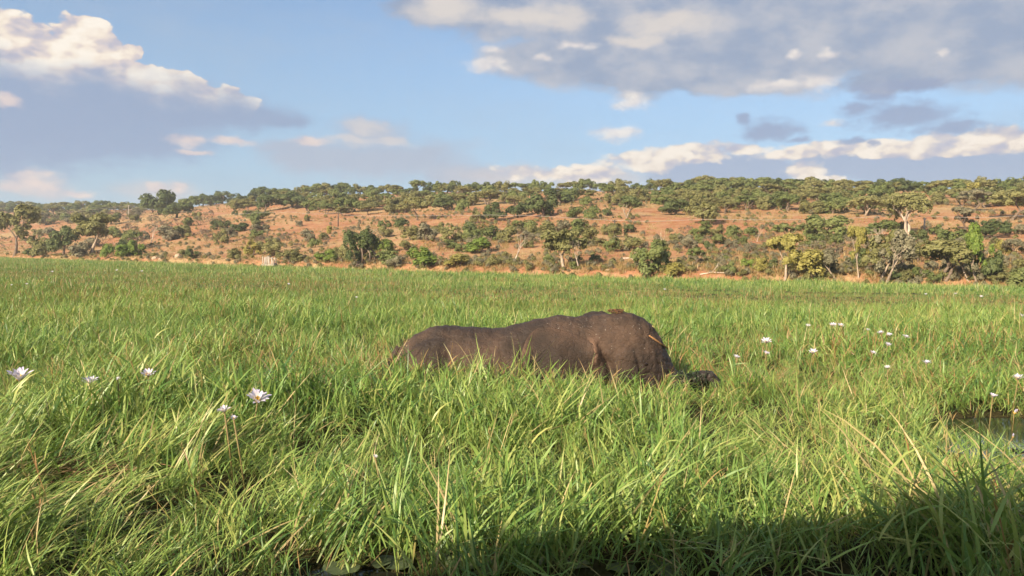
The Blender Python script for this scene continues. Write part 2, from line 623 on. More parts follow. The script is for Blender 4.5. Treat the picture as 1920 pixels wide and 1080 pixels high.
def bank_y(x):
    return np.interp(x, _bxx, _byy) + 3.0 * (fbm(np.asarray(x) / 16.0, np.asarray(x) * 0, 3, 2) - 0.5)


CS, SR = 0.78, 150.0
_ridge_px = [(-260, 396), (0, 393), (240, 391), (330, 392), (420, 380), (500, 373), (640, 364), (800, 360), (960, 358), (1100, 355),
             (1300, 353), (1500, 352), (1740, 355), (1920, 352), (2200, 350)]
_rx, _rz = [], []
for (a, b) in _ridge_px:
    d = ray(a, b)
    y = 60.0
    while (y - float(bank_y(d.x / d.y * y))) * CS < SR and y < 3000: y += 1.0
    _rx.append(d.x / d.y * y)
    _rz.append(CAM_Z + d.z / d.y * y)


def ground_z(x, y):
    x = np.asarray(x, float)
    y = np.asarray(y, float)
    s = (y - bank_y(x)) * CS
    R = np.interp(x, _rx, _rz)
    u = np.clip(s / SR, 0, 1)
    g = 0.80 * u + 0.20 * u * u * (3 - 2 * u)
    st = np.clip((s + 1.0) / 4.0, 0, 1)
    st = st * st * (3 - 2 * st)
    z = -1.4 + st * 2.2 + (R - 1.2) * g
    z = z + (fbm(x / 30, y / 30, 21, 3) - 0.5) * 3.2 * np.clip(s / 30, 0, 1) * np.clip(1.3 - u, 0.25, 1) + (fbm(x / 5, y / 5, 33, 2) - 0.5) * 0.35 * np.clip(s / 6, 0, 1)
    z = z + np.clip(s - SR, 0, 400) * 0.004
    return z


def hit_ground(px, py):
    d = ray(px, py)
    d = d / d.y
    ys = np.arange(40, 1500, 0.5)
    zz = CAM_Z + d.z * ys
    gz = ground_z(d.x * ys, ys)
    w = np.nonzero((gz >= zz) & (gz > 0.25))[0]
    if len(w) == 0: return None
    y = ys[w[0]]
    return Vector((d.x * y, y, float(gz[w[0]])))


def build_terrain():
    xs = np.concatenate([np.linspace(-1480, -420, 40), np.linspace(-415, 160, 250), np.linspace(170, 880, 40)])
    ss = np.concatenate([[-60, -20, -8], np.linspace(-4, 6, 14), np.linspace(7, 190, 150), np.linspace(200, 600, 24), [900, 1500, 2600]])
    X, S = np.meshgrid(xs, ss)
    Y = bank_y(X) + S / CS
    Z = ground_z(X, Y)
    v = np.stack([X, Y, Z], -1).reshape(-1, 3)
    nx, ns = len(xs), len(ss)
    f = [(j * nx + i, j * nx + i + 1, (j + 1) * nx + i + 1, (j + 1) * nx + i) for j in range(ns - 1) for i in range(nx - 1)]
    o = obj('hillside', mesh_of('hillside', v, f, [M['soil']], smooth=True))
    tag(o, 'red soil hillside with dry straw patches rising behind the marsh', 'hillside', kind='structure')
    me = mesh_of('river_water', [(-2500, -2500, 0), (2500, -2500, 0), (2500, 2500, 0), (-2500, 2500, 0)], [(0, 1, 2, 3)], [M['water']])
    tag(obj('river_water', me), 'dark still river water between the grass', 'water', kind='structure')


def wetness(x, y):
    """1 where the water lies open, 0 under closed grass"""
    x = np.asarray(x, float)
    y = np.asarray(y, float)
    n = fbm(x / 1.1, y / 1.1, 61, 3) - 0.5
    w = 1 - np.clip((((x - 5.85) / 1.15) ** 2 + ((y - 8.6) / 1.6) ** 2) ** 0.5 + n * 0.8, 0, 1)
    w2 = np.clip((4.50 + 0.03 * x - y) / 0.5 + n * 4.0, 0, 0.7) * (np.abs(x - 0.3) < 2.2)
    nb = fbm(x / 9, y / 4, 71, 3) - 0.5
    w3 = np.clip(1.2 - np.abs(y - 54.5 + 0.08 * x + nb * 7) / 2.6, 0, 1) * np.clip((x + 1) / 6, 0, 1)
    w4 = np.clip(1.1 - np.abs(y - 96 + 0.45 * (x + 40) + nb * 10) / 3.0, 0, 1) * np.clip((-12 - x) / 10, 0, 1)
    return np.maximum.reduce([np.clip(w * 4, 0, 1), w2, w3 * 0.8, w4 * 0.7])


def build_marsh():
    an = np.radians(np.linspace(-62, 62, 181))
    rr = np.exp(np.linspace(math.log(2.6), math.log(330), 210))
    A, Rr = np.meshgrid(an, rr)
    X, Y = Rr * np.sin(A), Rr * np.cos(A)
    Y = np.minimum(Y, bank_y(X) + 1.5)
    z = 0.03 + 0.10 * (fbm(X / 0.5, Y / 0.5, 81, 3) - 0.45)
    z = z - wetness(X, Y) * 0.25
    v = np.stack([X, Y, z], -1).reshape(-1, 3)
    n, m = len(an), len(rr)
    f = [(j * n + i, j * n + i + 1, (j + 1) * n + i + 1, (j + 1) * n + i) for j in range(m - 1) for i in range(n - 1)]
    o = obj('marsh_ground', mesh_of('marsh_ground', v, f, [M['mat']], smooth=True))
    tag(o, 'dark floating mat of roots and litter under the grass', 'marsh', kind='structure')


build_terrain()
build_marsh()


# ------------------------------------------------------------------ grass
def blades(rn, n, spread, length, width, lean, curl, az=None, azs=math.pi, segs=4, base_z=(-0.05, 0.0), tint=(0, 1), twist=0.7):
    """n curved tapering blades -> verts, faces, tint, hgt"""
    V, F, T, H = [], [], [], []
    for _ in range(n):
        r = spread * math.sqrt(rn.random())
        a0 = rn.uniform(0, 2 * math.pi)
        p = Vector((r * math.cos(a0), r * math.sin(a0), rn.uniform(*base_z)))
        az_ = (rn.uniform(-math.pi, math.pi) if az is None else az + rn.gauss(0, azs))
        L = rn.uniform(*length)
        w = rn.uniform(*width)
        th = rn.uniform(*lean)
        cu = rn.uniform(*curl)
        hd = Vector((math.cos(az_), math.sin(az_), 0))
        side0 = Vector((-math.sin(az_), math.cos(az_), 0))
        tw = rn.uniform(-twist, twist)
        ti = rn.uniform(*tint)
        b = len(V)
        for i in range(segs + 1):
            t = i / segs
            ang = th + cu * t ** 1.4
            dirv = hd * math.sin(ang) + Vector((0, 0, math.cos(ang)))
            nrm = hd * math.cos(ang) - Vector((0, 0, math.sin(ang)))
            tt = tw * (0.4 + t)
            sd_ = side0 * math.cos(tt) + nrm * math.sin(tt)
            ww = w * (0.55 + 0.45 * min(1, t * 4)) * (1 - max(0, (t - 0.25) / 0.75) ** 1.6) * 0.5
            if i < segs:
                V += [p - sd_ * ww, p + sd_ * ww]
                T += [ti, ti]
                H += [t, t]
                if i > 0: F.append((b + 2 * i - 2, b + 2 * i - 1, b + 2 * i + 1, b + 2 * i))
            else:
                V.append(p.copy())
                T.append(ti)
                H.append(t)
                F.append((b + 2 * i - 2, b + 2 * i - 1, b + 2 * i))
            p = p + dirv * (L / segs)
    return V, F, T, H


def culms(rn, n, spread, height, lean, nl=(3, 5), ll=(0.18, 0.40), lw=(0.010, 0.020), az=None):
    """jointed stems, each with a few arching leaf blades"""
    V, F, T, H = [], [], [], []

    def ribbon(pts, ws, side, ti, h0, h1):
        b = len(V)
        m = len(pts)
        for i, (p, w) in enumerate(zip(pts, ws)):
            V.extend([p - side[i] * w, p + side[i] * w])
            T.extend([ti, ti])
            hh = h0 + (h1 - h0) * i / (m - 1)
            H.extend([hh, hh])
            if i: F.append((b + 2 * i - 2, b + 2 * i - 1, b + 2 * i + 1, b + 2 * i))
    for _ in range(n):
        r = spread * math.sqrt(rn.random())
        a0 = rn.uniform(0, 6.283)
        p = Vector((r * math.cos(a0), r * math.sin(a0), rn.uniform(-.04, .02)))
        ca = rn.uniform(0, 6.283) if az is None else az + rn.gauss(0, .5)
        th = rn.uniform(*lean)
        L = rn.uniform(*height)
        cu = rn.uniform(0, .8)
        hd = Vector((math.cos(ca), math.sin(ca), 0))
        sd0 = Vector((-hd.y, hd.x, 0))
        ti = rn.random()
        pts, dirs = [p.copy()], []
        for i in range(4):
            an = th + cu * (i / 4)
            dv = hd * math.sin(an) + Vector((0, 0, math.cos(an)))
            dirs.append(dv)
            p = p + dv * (L / 4)
            pts.append(p.copy())
        dirs.append(dirs[-1])
        ribbon(pts, [.0055, .005, .0045, .004, .0025], [sd0] * 5, ti, 0.0, 0.5)
        k = rn.randint(*nl)
        la = ca + rn.uniform(-.6, .6)
        for j in range(k):
            f = 0.25 + 0.75 * (j + rn.random() * .5) / k
            q = min(3, int(f * 4))
            base = pts[q].lerp(pts[q + 1], f * 4 - q)
            la += math.pi + rn.gauss(0, .5)
            h2 = Vector((math.cos(la), math.sin(la), 0))
            s2 = Vector((-h2.y, h2.x, 0))
            an = rn.uniform(.25, .85)
            cu2 = rn.uniform(.2, 1.3)
            LL = rn.uniform(*ll)
            w = rn.uniform(*lw) / 2
            tw = rn.uniform(-.6, .6)
            pp = base.copy()
            lp, ls = [pp.copy()], []
            for i in range(4):
                aa = an + cu2 * (i / 4) ** 1.2
                nr_ = h2 * math.cos(aa) - Vector((0, 0, math.sin(aa)))
                ls.append(s2 * math.cos(tw) + nr_ * math.sin(tw))
                pp = pp + (h2 * math.sin(aa) + Vector((0, 0, math.cos(aa)))) * (LL / 4)
                lp.append(pp.copy())
            ls.append(ls[-1])
            ribbon(lp, [w * .55, w, w * .9, w * .6, w * .06], ls, min(1, max(0, ti * .4 + rn.random() * .6)), .3, 1.0)
    return V, F, T, H


def clump_obj(name, parts, mat):
    V, F, T, H = [], [], [], []
    for (v, f, t, h) in parts:
        b = len(V)
        V += v
        F += [tuple(i + b for i in q) for q in f]
        T += t
        H += h
    me = mesh_of(name, V, F, [mat], {'tint': T, 'hgt': H}, smooth=True)
    return bpy.data.objects.new(name, me)


def scatter(name, label, cat, srcs, P, R, S, I, dry):
    """one stuff object: points carrying rotation/scale/variant, instanced by geometry nodes"""
    coll = bpy.data.collections.new(name + '_source')
    for s in srcs: coll.objects.link(s)
    me = bpy.data.meshes.new(name)
    me.from_pydata(np.asarray(P).tolist(), [], [])
    for nm, typ, dat in (('rot', 'FLOAT_VECTOR', R), ('scl', 'FLOAT_VECTOR', S)):
        a = me.attributes.new(nm, typ, 'POINT')
        a.data.foreach_set('vector', np.asarray(dat, dtype=np.float32).ravel())
    a = me.attributes.new('idx', 'INT', 'POINT')
    a.data.foreach_set('value', np.asarray(I, dtype=np.int32))
    a = me.attributes.new('dry', 'FLOAT', 'POINT')
    a.data.foreach_set('value', np.asarray(dry, dtype=np.float32))
    o = obj(name, me)
    ng = bpy.data.node_groups.new(name + '_nodes', 'GeometryNodeTree')
    ng.interface.new_socket('Geometry', in_out='INPUT', socket_type='NodeSocketGeometry')
    ng.interface.new_socket('Geometry', in_out='OUTPUT', socket_type='NodeSocketGeometry')
    N, L = ng.nodes, ng.links
    gi, go = N.new('NodeGroupInput'), N.new('NodeGroupOutput')
    iop = N.new('GeometryNodeInstanceOnPoints')
    ci = N.new('GeometryNodeCollectionInfo')
    ci.inputs['Collection'].default_value = coll
    ci.inputs['Separate Children'].default_value = True
    ci.inputs['Reset Children'].default_value = True

    def na(nm, typ):
        q = N.new('GeometryNodeInputNamedAttribute')
        q.data_type = typ
        q.inputs['Name'].default_value = nm
        return q.outputs['Attribute']
    e2r = N.new('FunctionNodeEulerToRotation')
    L.new(na('rot', 'FLOAT_VECTOR'), e2r.inputs[0])
    L.new(gi.outputs[0], iop.inputs['Points'])
    L.new(ci.outputs[0], iop.inputs['Instance'])
    iop.inputs['Pick Instance'].default_value = True
    L.new(na('idx', 'INT'), iop.inputs['Instance Index'])
    L.new(e2r.outputs[0], iop.inputs['Rotation'])
    L.new(na('scl', 'FLOAT_VECTOR'), iop.inputs['Scale'])
    L.new(iop.outputs[0], go.inputs[0])
    md = o.modifiers.new('scatter', 'NODES')
    md.node_group = ng
    return tag(o, label, cat, kind='stuff')


ELE_C = (0.25, 11.45)


def in_elephant(x, y):
    a = ((x - 0.15) / 1.85) ** 2 + ((y - 11.5) / 0.72) ** 2 < 1
    b = ((x - 1.6) / 0.85) ** 2 + ((y - 11.4) / 0.6) ** 2 < 1
    c = ((x - 2.4) / 0.55) ** 2 + ((y - 11.2) / 0.32) ** 2 < 1
    return a | b | c


def build_grass():
    rn = random.Random(3)
    g = M['grass']
    src = []
    D = math.radians
    # 0-3 upright tussocks, 4-6 tangles, 7-9 combed-over mats (all lean to local +x), 10-11 low, 12-13 far
    for k in range(4):
        src.append(clump_obj(f's{len(src):02d}', [
            blades(rn, 9, 0.13, (0.42, 0.84), (0.010, 0.020), (D(2), D(34)), (D(10), D(80)), segs=5),
            culms(rn, 5, 0.16, (0.28, 0.52), (D(0), D(28)))], g))
    for k in range(3):
        src.append(clump_obj(f's{len(src):02d}', [
            culms(rn, 6, 0.2, (0.22, 0.48), (D(15), D(65))),
            blades(rn, 9, 0.22, (0.3, 0.72), (0.009, 0.016), (D(25), D(80)), (D(-30), D(80)), base_z=(0.02, 0.20), segs=4)], g))
    for k in range(3):
        src.append(clump_obj(f's{len(src):02d}', [
            blades(rn, 20, 0.2, (0.50, 0.95), (0.009, 0.018), (D(28), D(60)), (D(25), D(55)), az=0, azs=0.30, segs=5, base_z=(-0.02, 0.10)),
            culms(rn, 3, 0.2, (0.3, 0.5), (D(20), D(60)), az=0)], g))
    for k in range(2):
        src.append(clump_obj(f's{len(src):02d}', [
            culms(rn, 7, 0.22, (0.10, 0.26), (D(5), D(70)), ll=(.10, .24), lw=(.008, .016))], g))
    for k in range(2):
        src.append(clump_obj(f's{len(src):02d}', [
            blades(rn, 30, 0.42, (0.22, 0.60), (0.016, 0.032), (D(3), D(52)), (D(10), D(85)), segs=3)], g))
    for k in range(2):     # flowering culms with a seed spike
        parts = []
        for q in range(2):
            h_ = rn.uniform(.75, .98)
            parts.append(culms(rn, 1, 0.12, (h_, h_), (D(2), D(20)), nl=(2, 2), ll=(.15, .25)))
            st = parts[-1]
            tip = st[0][8]
            sp = blades(rn, 9, 0.012, (.03, .07), (.007, .011), (D(10), D(50)), (0, .2), segs=2, base_z=(-.14, .0))
            parts.append(([v + tip for v in sp[0]], sp[1], [.3] * len(sp[2]), [.9] * len(sp[3])))
        src.append(clump_obj(f's{len(src):02d}', parts, g))
    P, R, S, I, Dr = [], [], [], [], []

    def zone(y0, y1, step, kinds, smul=1.0, xpad=1.28, jit=1.0, stretch=1.0, lift=0.0):
        y = y0
        xs_all, ys_all, st_all = [], [], []
        while y < y1:
            hw = y * 0.66 * xpad + 0.6
            nx = int(2 * hw / step) + 1
            x = -hw + (np.arange(nx) + 0.5 + RNG.uniform(-.5, .5, nx) * jit) * step
            xs_all.append(x)
            ys_all.append(y + RNG.uniform(-.5, .5, nx) * step)
            st_all.append(np.full(nx, step))
            y += step * stretch
        x = np.concatenate(xs_all)
        y = np.concatenate(ys_all)
        keep = (y < bank_y(x) - 0.3) & ~in_elephant(x, y)
        wt = wetness(x, y)
        keep &= RNG.random(len(x)) > wt * 1.05
        if kinds in ('near', 'low'):       # small dark gaps between the tussocks
            gp = fbm(x / 0.45, y / 0.45, 141, 2)
            keep &= (gp > 0.40) | (RNG.random(len(x)) < 0.28) | (y < 5.3)
        x, y, wt = x[keep], y[keep], wt[keep]
        n = len(x)
        patch = fbm(x / 2.2, y / 2.2, 91, 3)             # tussock height
        big = fbm(x / 9.0, y / 6.0, 95, 3)
        u = RNG.random(n)
        idx = np.zeros(n, int)
        rot = np.zeros((n, 3))
        rot[:, 2] = RNG.uniform(-math.pi, math.pi, n)
        sc = smul * np.clip(0.25 + 1.45 * patch, 0.45, 1.5) * RNG.uniform(0.78, 1.22, n)
        dry = np.clip((big - 0.47) * 1.1, 0, 0.32) + 0.075
        # dry belt in the middle distance
        bc = 45 - 0.05 * x + 22 * np.clip((-8 - x) / 40, 0, 1.2)
        belt = np.exp(-((y - bc) / 12.5) ** 2) * np.clip(0.45 + 2.2 * (fbm(x / 7, y / 5, 99, 3) - 0.38), 0, 1)
        dry = dry + 0.36 * belt + 0.25 * wt
        sc = sc * (1 - 0.48 * belt) * (1 - 0.5 * np.clip(wt * 1.3, 0, 1))
        # fresh tall fringe along the far bank
        fr = np.clip(1 - (bank_y(x) - y) / 26.0, 0, 1) * (y > 35)
        dry = dry * (1 - 0.9 * np.clip(fr * 2.5, 0, 1))
        sc = sc * (1 + 0.22 * np.clip(fr * 2, 0, 1))
        sc = sc * (1 + 0.45 * np.clip((x - 2.0) / 0.8, 0, 1) * np.clip((6.3 - y) / 0.6, 0, 1))
        sc = sc * (1 - 0.5 * np.clip(1.4 * (1.25 - (((x - 4.6) / 1.1) ** 2 + ((y - 7.2) / 1.5) ** 2) ** .5), 0, 1))
        sc = sc * (1 - (-0.02 + 0.16 * np.clip(x, 0, 1)) * (np.abs(x - 0.5) < 2.3) * ((y > 9.3) & (y < 11.2)))
        sc = sc * (1 - 0.3 * (np.abs(x - 2.5) < .5) * ((y > 10.2) & (y < 11.2)))
        sc = sc * (1 + 0.08 * (np.abs(x + 1.75) < .5) * ((y > 9.8) & (y < 11.4)))
        comb = np.clip((-0.7 - x) / 1.6, 0, 1) * np.clip((7.6 - y) / 0.9, 0, 1)      # swept grass, lower left
        comb2 = np.clip((x - 1.6) / 1.2, 0, 1) * np.clip((9.2 - y) / 1.0, 0, 1) * 0.45
        for i in range(n):
            if kinds == 'near':
                if u[i] < max(comb[i] * 0.93, comb2[i]):
                    idx[i] = 7 + rn.randrange(3)
                    base = 0.62 if comb[i] > comb2[i] else (0.5 if rn.random() < 0.5 else 2.6)
                    rot[i, 2] = base + rn.gauss(0, 0.35)
                else:
                    q = rn.random()
                    if q < 0.42: idx[i] = rn.randrange(4)
                    elif q < 0.80: idx[i] = 4 + rn.randrange(3)
                    else:
                        idx[i] = 7 + rn.randrange(3)
                        rot[i, 2] = rn.uniform(-0.5, 3.6)
            elif kinds == 'low':
                idx[i] = 10 + rn.randrange(2)
            elif kinds == 'mid':
                q = rn.random()
                idx[i] = rn.randrange(4) if q < 0.4 else (4 + rn.randrange(3) if q < 0.75 else 12 + rn.randrange(2))
            else:
                idx[i] = 12 + rn.randrange(2)
        if kinds in ('near', 'mid'):
            sd_m = RNG.random(n) < 0.03
            idx[sd_m] = 14 + RNG.integers(0, 2, int(sd_m.sum()))
            dry[sd_m] = 1.0
            sc[sd_m] = np.clip(sc[sd_m], .6, .85)
        tl = 0.30 if kinds in ('near', 'low') else 0.18 if kinds == 'mid' else 0.10
        rot[:, 0] = RNG.normal(0, tl, n)
        rot[:, 1] = RNG.normal(0, tl, n)
        P.append(np.stack([x, y, 0.02 + lift * np.clip(patch * 1.6 - .3, 0, 1) * (1 - np.clip(wt * 2, 0, 1))], -1))
        R.append(rot)
        S.append(np.stack([sc * RNG.uniform(0.9, 1.15, n), sc * RNG.uniform(0.9, 1.15, n), sc], -1))
        I.append(idx)
        Dr.append(dry)

    zone(4.1, 14.0, 0.205, 'near', 0.74, lift=0.14)
    zone(4.1, 12.0, 0.36, 'low', 1.0, lift=0.20)
    zone(14.0, 34.0, 0.31, 'mid', 0.80, lift=0.10)
    zone(34.0, 75.0, 0.55, 'far', 0.90)
    zone(75.0, 240.0, 0.95, 'far', 1.15, 1.25)
    P = np.concatenate(P)
    I = np.concatenate(I)
    print('grass clumps', len(P))
    scatter('marsh_grass', 'tall green marsh grass filling the river in front of the hill', 'grass', src,
            P, np.concatenate(R), np.concatenate(S), I, np.concatenate(Dr))


build_grass()


# ------------------------------------------------------------------ elephant
def skin_mat():
    m, t, out = new_mat('elephant_skin')
    p = geo_pos(t)
    n1 = t.noise(p, 1.6, 5, 0.6)
    n2 = t.noise(p, 9.0, 5, 0.65)
    n3 = t.noise(p, 60.0, 3, 0.6)
    c = t.mix(t.step(n1, 0.36, 0.64), (0.028, 0.0195, 0.0145), (0.070, 0.044, 0.030))
    c = t.mix(t.math('MULTIPLY', t.step(n2, 0.45, 0.75), 0.45), c, (0.034, 0.026, 0.022))
    # dusty dry rims, paled further as painted highlights (ear edges, cheek ridge)
    dust_highlight = attr(t, 'dust_highlight')
    c = t.mix(t.math('MULTIPLY', dust_highlight, t.step(n2, 0.2, 0.7)), c, (0.20, 0.115, 0.072))
    # skin still wet from wading, up to an uneven line, and damp along the spine
    z = t.n.new('ShaderNodeSeparateXYZ')
    t.l.new(p, z.inputs[0])
    zz = t.math('ADD', z.outputs[2], t.math('MULTIPLY', t.math('SUBTRACT', n2, 0.5), 0.25))
    wet = t.math('SUBTRACT', 1.0, t.step(zz, 0.28, 0.44))
    damp = attr(t, 'damp')
    wet = t.math('MAXIMUM', wet, t.math('MULTIPLY', damp, t.step(n2, 0.25, 0.6)))
    c = t.mix(t.math('MULTIPLY', wet, 0.7), c, (0.022, 0.018, 0.017))
    r = t.math('MULTIPLY_ADD', wet, -0.35, 0.80)
    v = t.n.new('ShaderNodeTexVoronoi')
    v.feature = 'DISTANCE_TO_EDGE'
    t.put(v.inputs['Vector'], t.vec('ADD', t.vec('MULTIPLY', p, (1.0, 1.0, 1.7)), t.vec('SCALE', t.noise(p, 6, 3, color=True), 0.12)))
    v.inputs['Scale'].default_value = 13
    cr = t.math('MINIMUM', v.outputs['Distance'], 0.16)
    h = t.math('ADD', t.math('MULTIPLY', cr, 2.5), t.math('ADD', t.math('MULTIPLY', n2, 1.0), t.math('MULTIPLY', n3, 0.10)))
    t.l.new(principled(t, c, r, 0.3, bump(t, h, 0.55, 0.022)), out.inputs[0])
    return m


M['skin'] = skin_mat()
M['ivory'] = simple_mat('tusk_ivory', (0.55, 0.47, 0.34), (0.68, 0.60, 0.46), 10, 0.4, 0.4)
M['eye'] = simple_mat('dark_eye', (0.01, 0.007, 0.005), (0.02, 0.012, 0.008), 10, 0.1, 0.6)
M['weed'] = simple_mat('wet_dead_weed', (0.035, 0.020, 0.012), (0.16, 0.075, 0.03), 30, 0.6, 0.3)
M['reed'] = simple_mat('dry_reed', (0.22, 0.11, 0.045), (0.32, 0.18, 0.08), 30, 0.7, 0.2)
M['straw'] = simple_mat('straw_stem', (0.46, 0.36, 0.16), (0.60, 0.48, 0.24), 20, 0.7, 0.2)
M['fleck'] = simple_mat('dried_mud_fleck', (0.42, 0.37, 0.33), (0.6, 0.55, 0.5), 30, 0.8, 0.2)


def build_elephant():
    EY = 11.5
    top_px = [(744, 656), (754, 641), (770, 628), (800, 613), (825, 609), (850, 608), (890, 611.5), (930, 613.5), (970, 606.5),
              (1000, 598), (1025, 590.5), (1045, 588.5), (1080, 590.5), (1110, 588), (1150, 582.5), (1185, 585.5), (1206, 593),
              (1222, 605), (1236, 624), (1246, 645), (1252, 668), (1255, 690), (1257, 712)]
    pts = [at_y(a, b, EY) for a, b in top_px]
    wid = [.10, .26, .40, .52, .60, .64, .68, .69, .68, .66, .64, .62, .57, .47, .45, .45, .43, .40, .36, .32, .28, .24, .16]
    bot = [.20, -.1, -.3, -.45, -.55, -.6, -.65, -.68, -.68, -.65, -.62, -.6, -.55, -.35, -.3, -.3, -.3, -.28, -.25, -.2, -.15, -.1, 0]
    NS = 32
    vs, fs = [], []
    for i, (p, w, b) in enumerate(zip(pts, wid, bot)):
        zc, hh = (p.z + b) / 2, (p.z - b) / 2
        head = min(1, max(0, (p.x - 1.0) / 0.5))
        yc = EY - 0.05 * head
        for k in range(NS):
            th = 2 * math.pi * k / NS
            cz, sy = math.cos(th), math.sin(th)
            e = 0.86 if cz > 0 else 0.75               # fuller flanks, narrower spine
            y = w * math.copysign(abs(sy) ** e, sy)
            if cz > 0: y *= 1 - (0.22 - 0.12 * head) * cz ** 2
            vs.append((p.x, yc + y, zc + hh * cz))
    n = len(pts)
    for i in range(n - 1):
        for k in range(NS):
            k2 = (k + 1) % NS
            fs.append((i * NS + k, (i + 1) * NS + k, (i + 1) * NS + k2, i * NS + k2))
    fs.append(tuple(range(NS)))
    fs.append(tuple((n - 1) * NS + k for k in range(NS))[::-1])
    mb = MB()
    mb.add(vs, fs)
    # shoulder, hips, cheek and the far dome of the skull
    mb.ell((0.62, EY - 0.36, 0.30), (0.46, 0.28, 0.62))
    mb.ell((0.62, EY + 0.36, 0.30), (0.46, 0.28, 0.62))
    mb.ell((-1.05, EY - 0.32, 0.25), (0.48, 0.30, 0.55))
    mb.ell((-1.05, EY + 0.32, 0.25), (0.48, 0.30, 0.55))
    mb.ell((1.62, EY - 0.34, 0.42), (0.40, 0.20, 0.40))
    mb.ell((1.62, EY + 0.26, 0.42), (0.40, 0.20, 0.40))
    mb.ell((1.26, EY + 0.20, 0.93), (0.34, 0.22, 0.285))
    mb.ell((1.50, EY - 0.16, 0.94), (0.30, 0.20, 0.235))
    # trunk: leaves the face, runs through the grass and curls up at the tip
    tp = [(1.98, EY - .10, .60), (2.14, EY - .14, .36), (2.28, EY - .2, .25), (2.42, EY - .26, .23), (2.56, EY - .30, .27),
          (2.68, EY - .32, .31), (2.79, EY - .34, .32), (2.87, EY - .35, .23), (2.88, EY - .35, .12), (2.84, EY - .35, -.08)]
    mb.tube(tp, [.27, .23, .18, .15, .13, .12, .11, .10, .09, .07], 14)
    # lower jaw and legs (standing on the river bed)
    mb.ell((1.78, EY - 0.05, 0.02), (0.34, 0.22, 0.26))
    for lx, ly in ((-1.05, -.36), (-1.0, .36), (0.66, -.34), (0.58, .36)):
        mb.tube([(lx, EY + ly, 0.2), (lx, EY + ly, -.35), (lx + .03, EY + ly, -.8), (lx, EY + ly, -1.2), (lx + .02, EY + ly, -1.38)],
                [.28, .24, .19, .18, .21], 14)
    me = mb.mesh('elephant_body', [M['skin']])
    tmp = bpy.data.objects.new('tmp', me)
    COL.objects.link(tmp)
    r = tmp.modifiers.new('r', 'REMESH')
    r.mode = 'VOXEL'
    r.voxel_size = 0.02
    s = tmp.modifiers.new('s', 'SMOOTH')
    s.factor = 0.5
    s.iterations = 9
    dg = bpy.context.evaluated_depsgraph_get()
    body = bpy.data.meshes.new_from_object(tmp.evaluated_get(dg))
    body.name = 'elephant_body'
    bpy.data.objects.remove(tmp)
    co = np.zeros(len(body.vertices) * 3)
    body.vertices.foreach_get('co', co)
    co = co.reshape(-1, 3)
    nr = np.zeros(len(body.vertices) * 3)
    body.vertices.foreach_get('normal', nr)
    nr = nr.reshape(-1, 3)
    X, Z = co[:, 0], co[:, 2]
    # ribs and hanging folds, the hollow behind the cheek, furrows between head and shoulder
    near = np.clip((EY - 0.15 - co[:, 1]) / 0.3, 0, 1)
    dz = (fbm(X * 3 + 5, Z * 2.2, 7, 3) - .5) * 0.035 + (fbm(X * 9, Z * 8, 9, 2) - .5) * 0.012
    def ridged(a, b, sd_):
        return 1 - np.abs(2 * fbm(a, b, sd_, 2) - 1)
    wr = ridged(X * 7 + .6 * Z, Z * 2.0, 301) ** 3 * 0.6 + ridged(X * 3.0, Z * 10 + X * 2, 305) ** 3 * 0.5 + ridged(X * 16, Z * 14, 309) ** 2 * .35
    dz = dz - 0.024 * wr
    fold = np.exp(-((X - 1.28 - 0.10 * np.sin(Z * 5)) / 0.05) ** 2) * np.clip((0.85 - Z) / 0.3, 0, 1)
    fold2 = np.exp(-((X - 1.75 - 0.25 * (0.6 - Z)) / 0.035) ** 2) * np.clip((0.8 - Z) / 0.3, 0, 1)
    cheek = np.exp(-(((X - 1.14) / 0.10) ** 2 + ((Z - 0.62) / 0.22) ** 2))
    dz = dz + near * (-0.085 * fold - 0.03 * fold2 + 0.085 * cheek)
    co = co + nr * dz[:, None]
    body.vertices.foreach_set('co', co.ravel())
    hd = np.clip((X - 1.9) / 0.2, 0, 1)
    damp = np.clip(np.clip((nr[:, 2] - 0.55) / 0.3, 0, 1) * 0.55 + hd * np.clip((0.9 - Z) / 0.3, 0.35, 1) * 0.85, 0, 1)
    dust_highlight = 0.9 * near * np.exp(-(((X - 1.13) / 0.09) ** 2 + ((Z - 0.66) / 0.20) ** 2))  # dry cheek ridge, with a highlight put into its colour
    for k, v in (('damp', damp), ('dust_highlight', dust_highlight)):
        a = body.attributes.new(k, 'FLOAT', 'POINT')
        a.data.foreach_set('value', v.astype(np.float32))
    body.polygons.foreach_set('use_smooth', [True] * len(body.polygons))
    body.update()
    root = bpy.data.objects.new('elephant', None)
    COL.objects.link(root)
    root.location = (0.25, EY, 0)
    tag(root, 'brown elephant wading to the right through grass with lowered head', 'elephant')

    def part(nm, me):
        o = obj(nm, me, root)
        o.matrix_parent_inverse = Matrix.Translation((-0.25, -EY, 0))
        return o
    bd = part('body', body)
    # ear: a flap lying over neck and shoulder, draped on the body surface
    bvh = BVHTree.FromPolygons([tuple(v) for v in co], [tuple(p.vertices) for p in body.polygons])

    def ear(side):
        outl = [(1092, 634), (1064, 624), (1030, 614), (1004, 618), (988, 634), (979, 655), (976, 680), (980, 705), (998, 722),
                (1030, 730), (1062, 728), (1090, 720), (1112, 700), (1122, 672), (1118, 645)]
        cx, cz = 1055, 668
        rings = [1.0, 0.96, 0.88, 0.75, 0.5, 0.25, 0.0]
        V, dust_highlight_v = [], []
        m = len(outl) * 3
        oo = []
        for i in range(m):
            f = i / 3
            a, b = outl[int(f) % len(outl)], outl[(int(f) + 1) % len(outl)]
            k = f - int(f)
            oo.append((a[0] + (b[0] - a[0]) * k, a[1] + (b[1] - a[1]) * k))
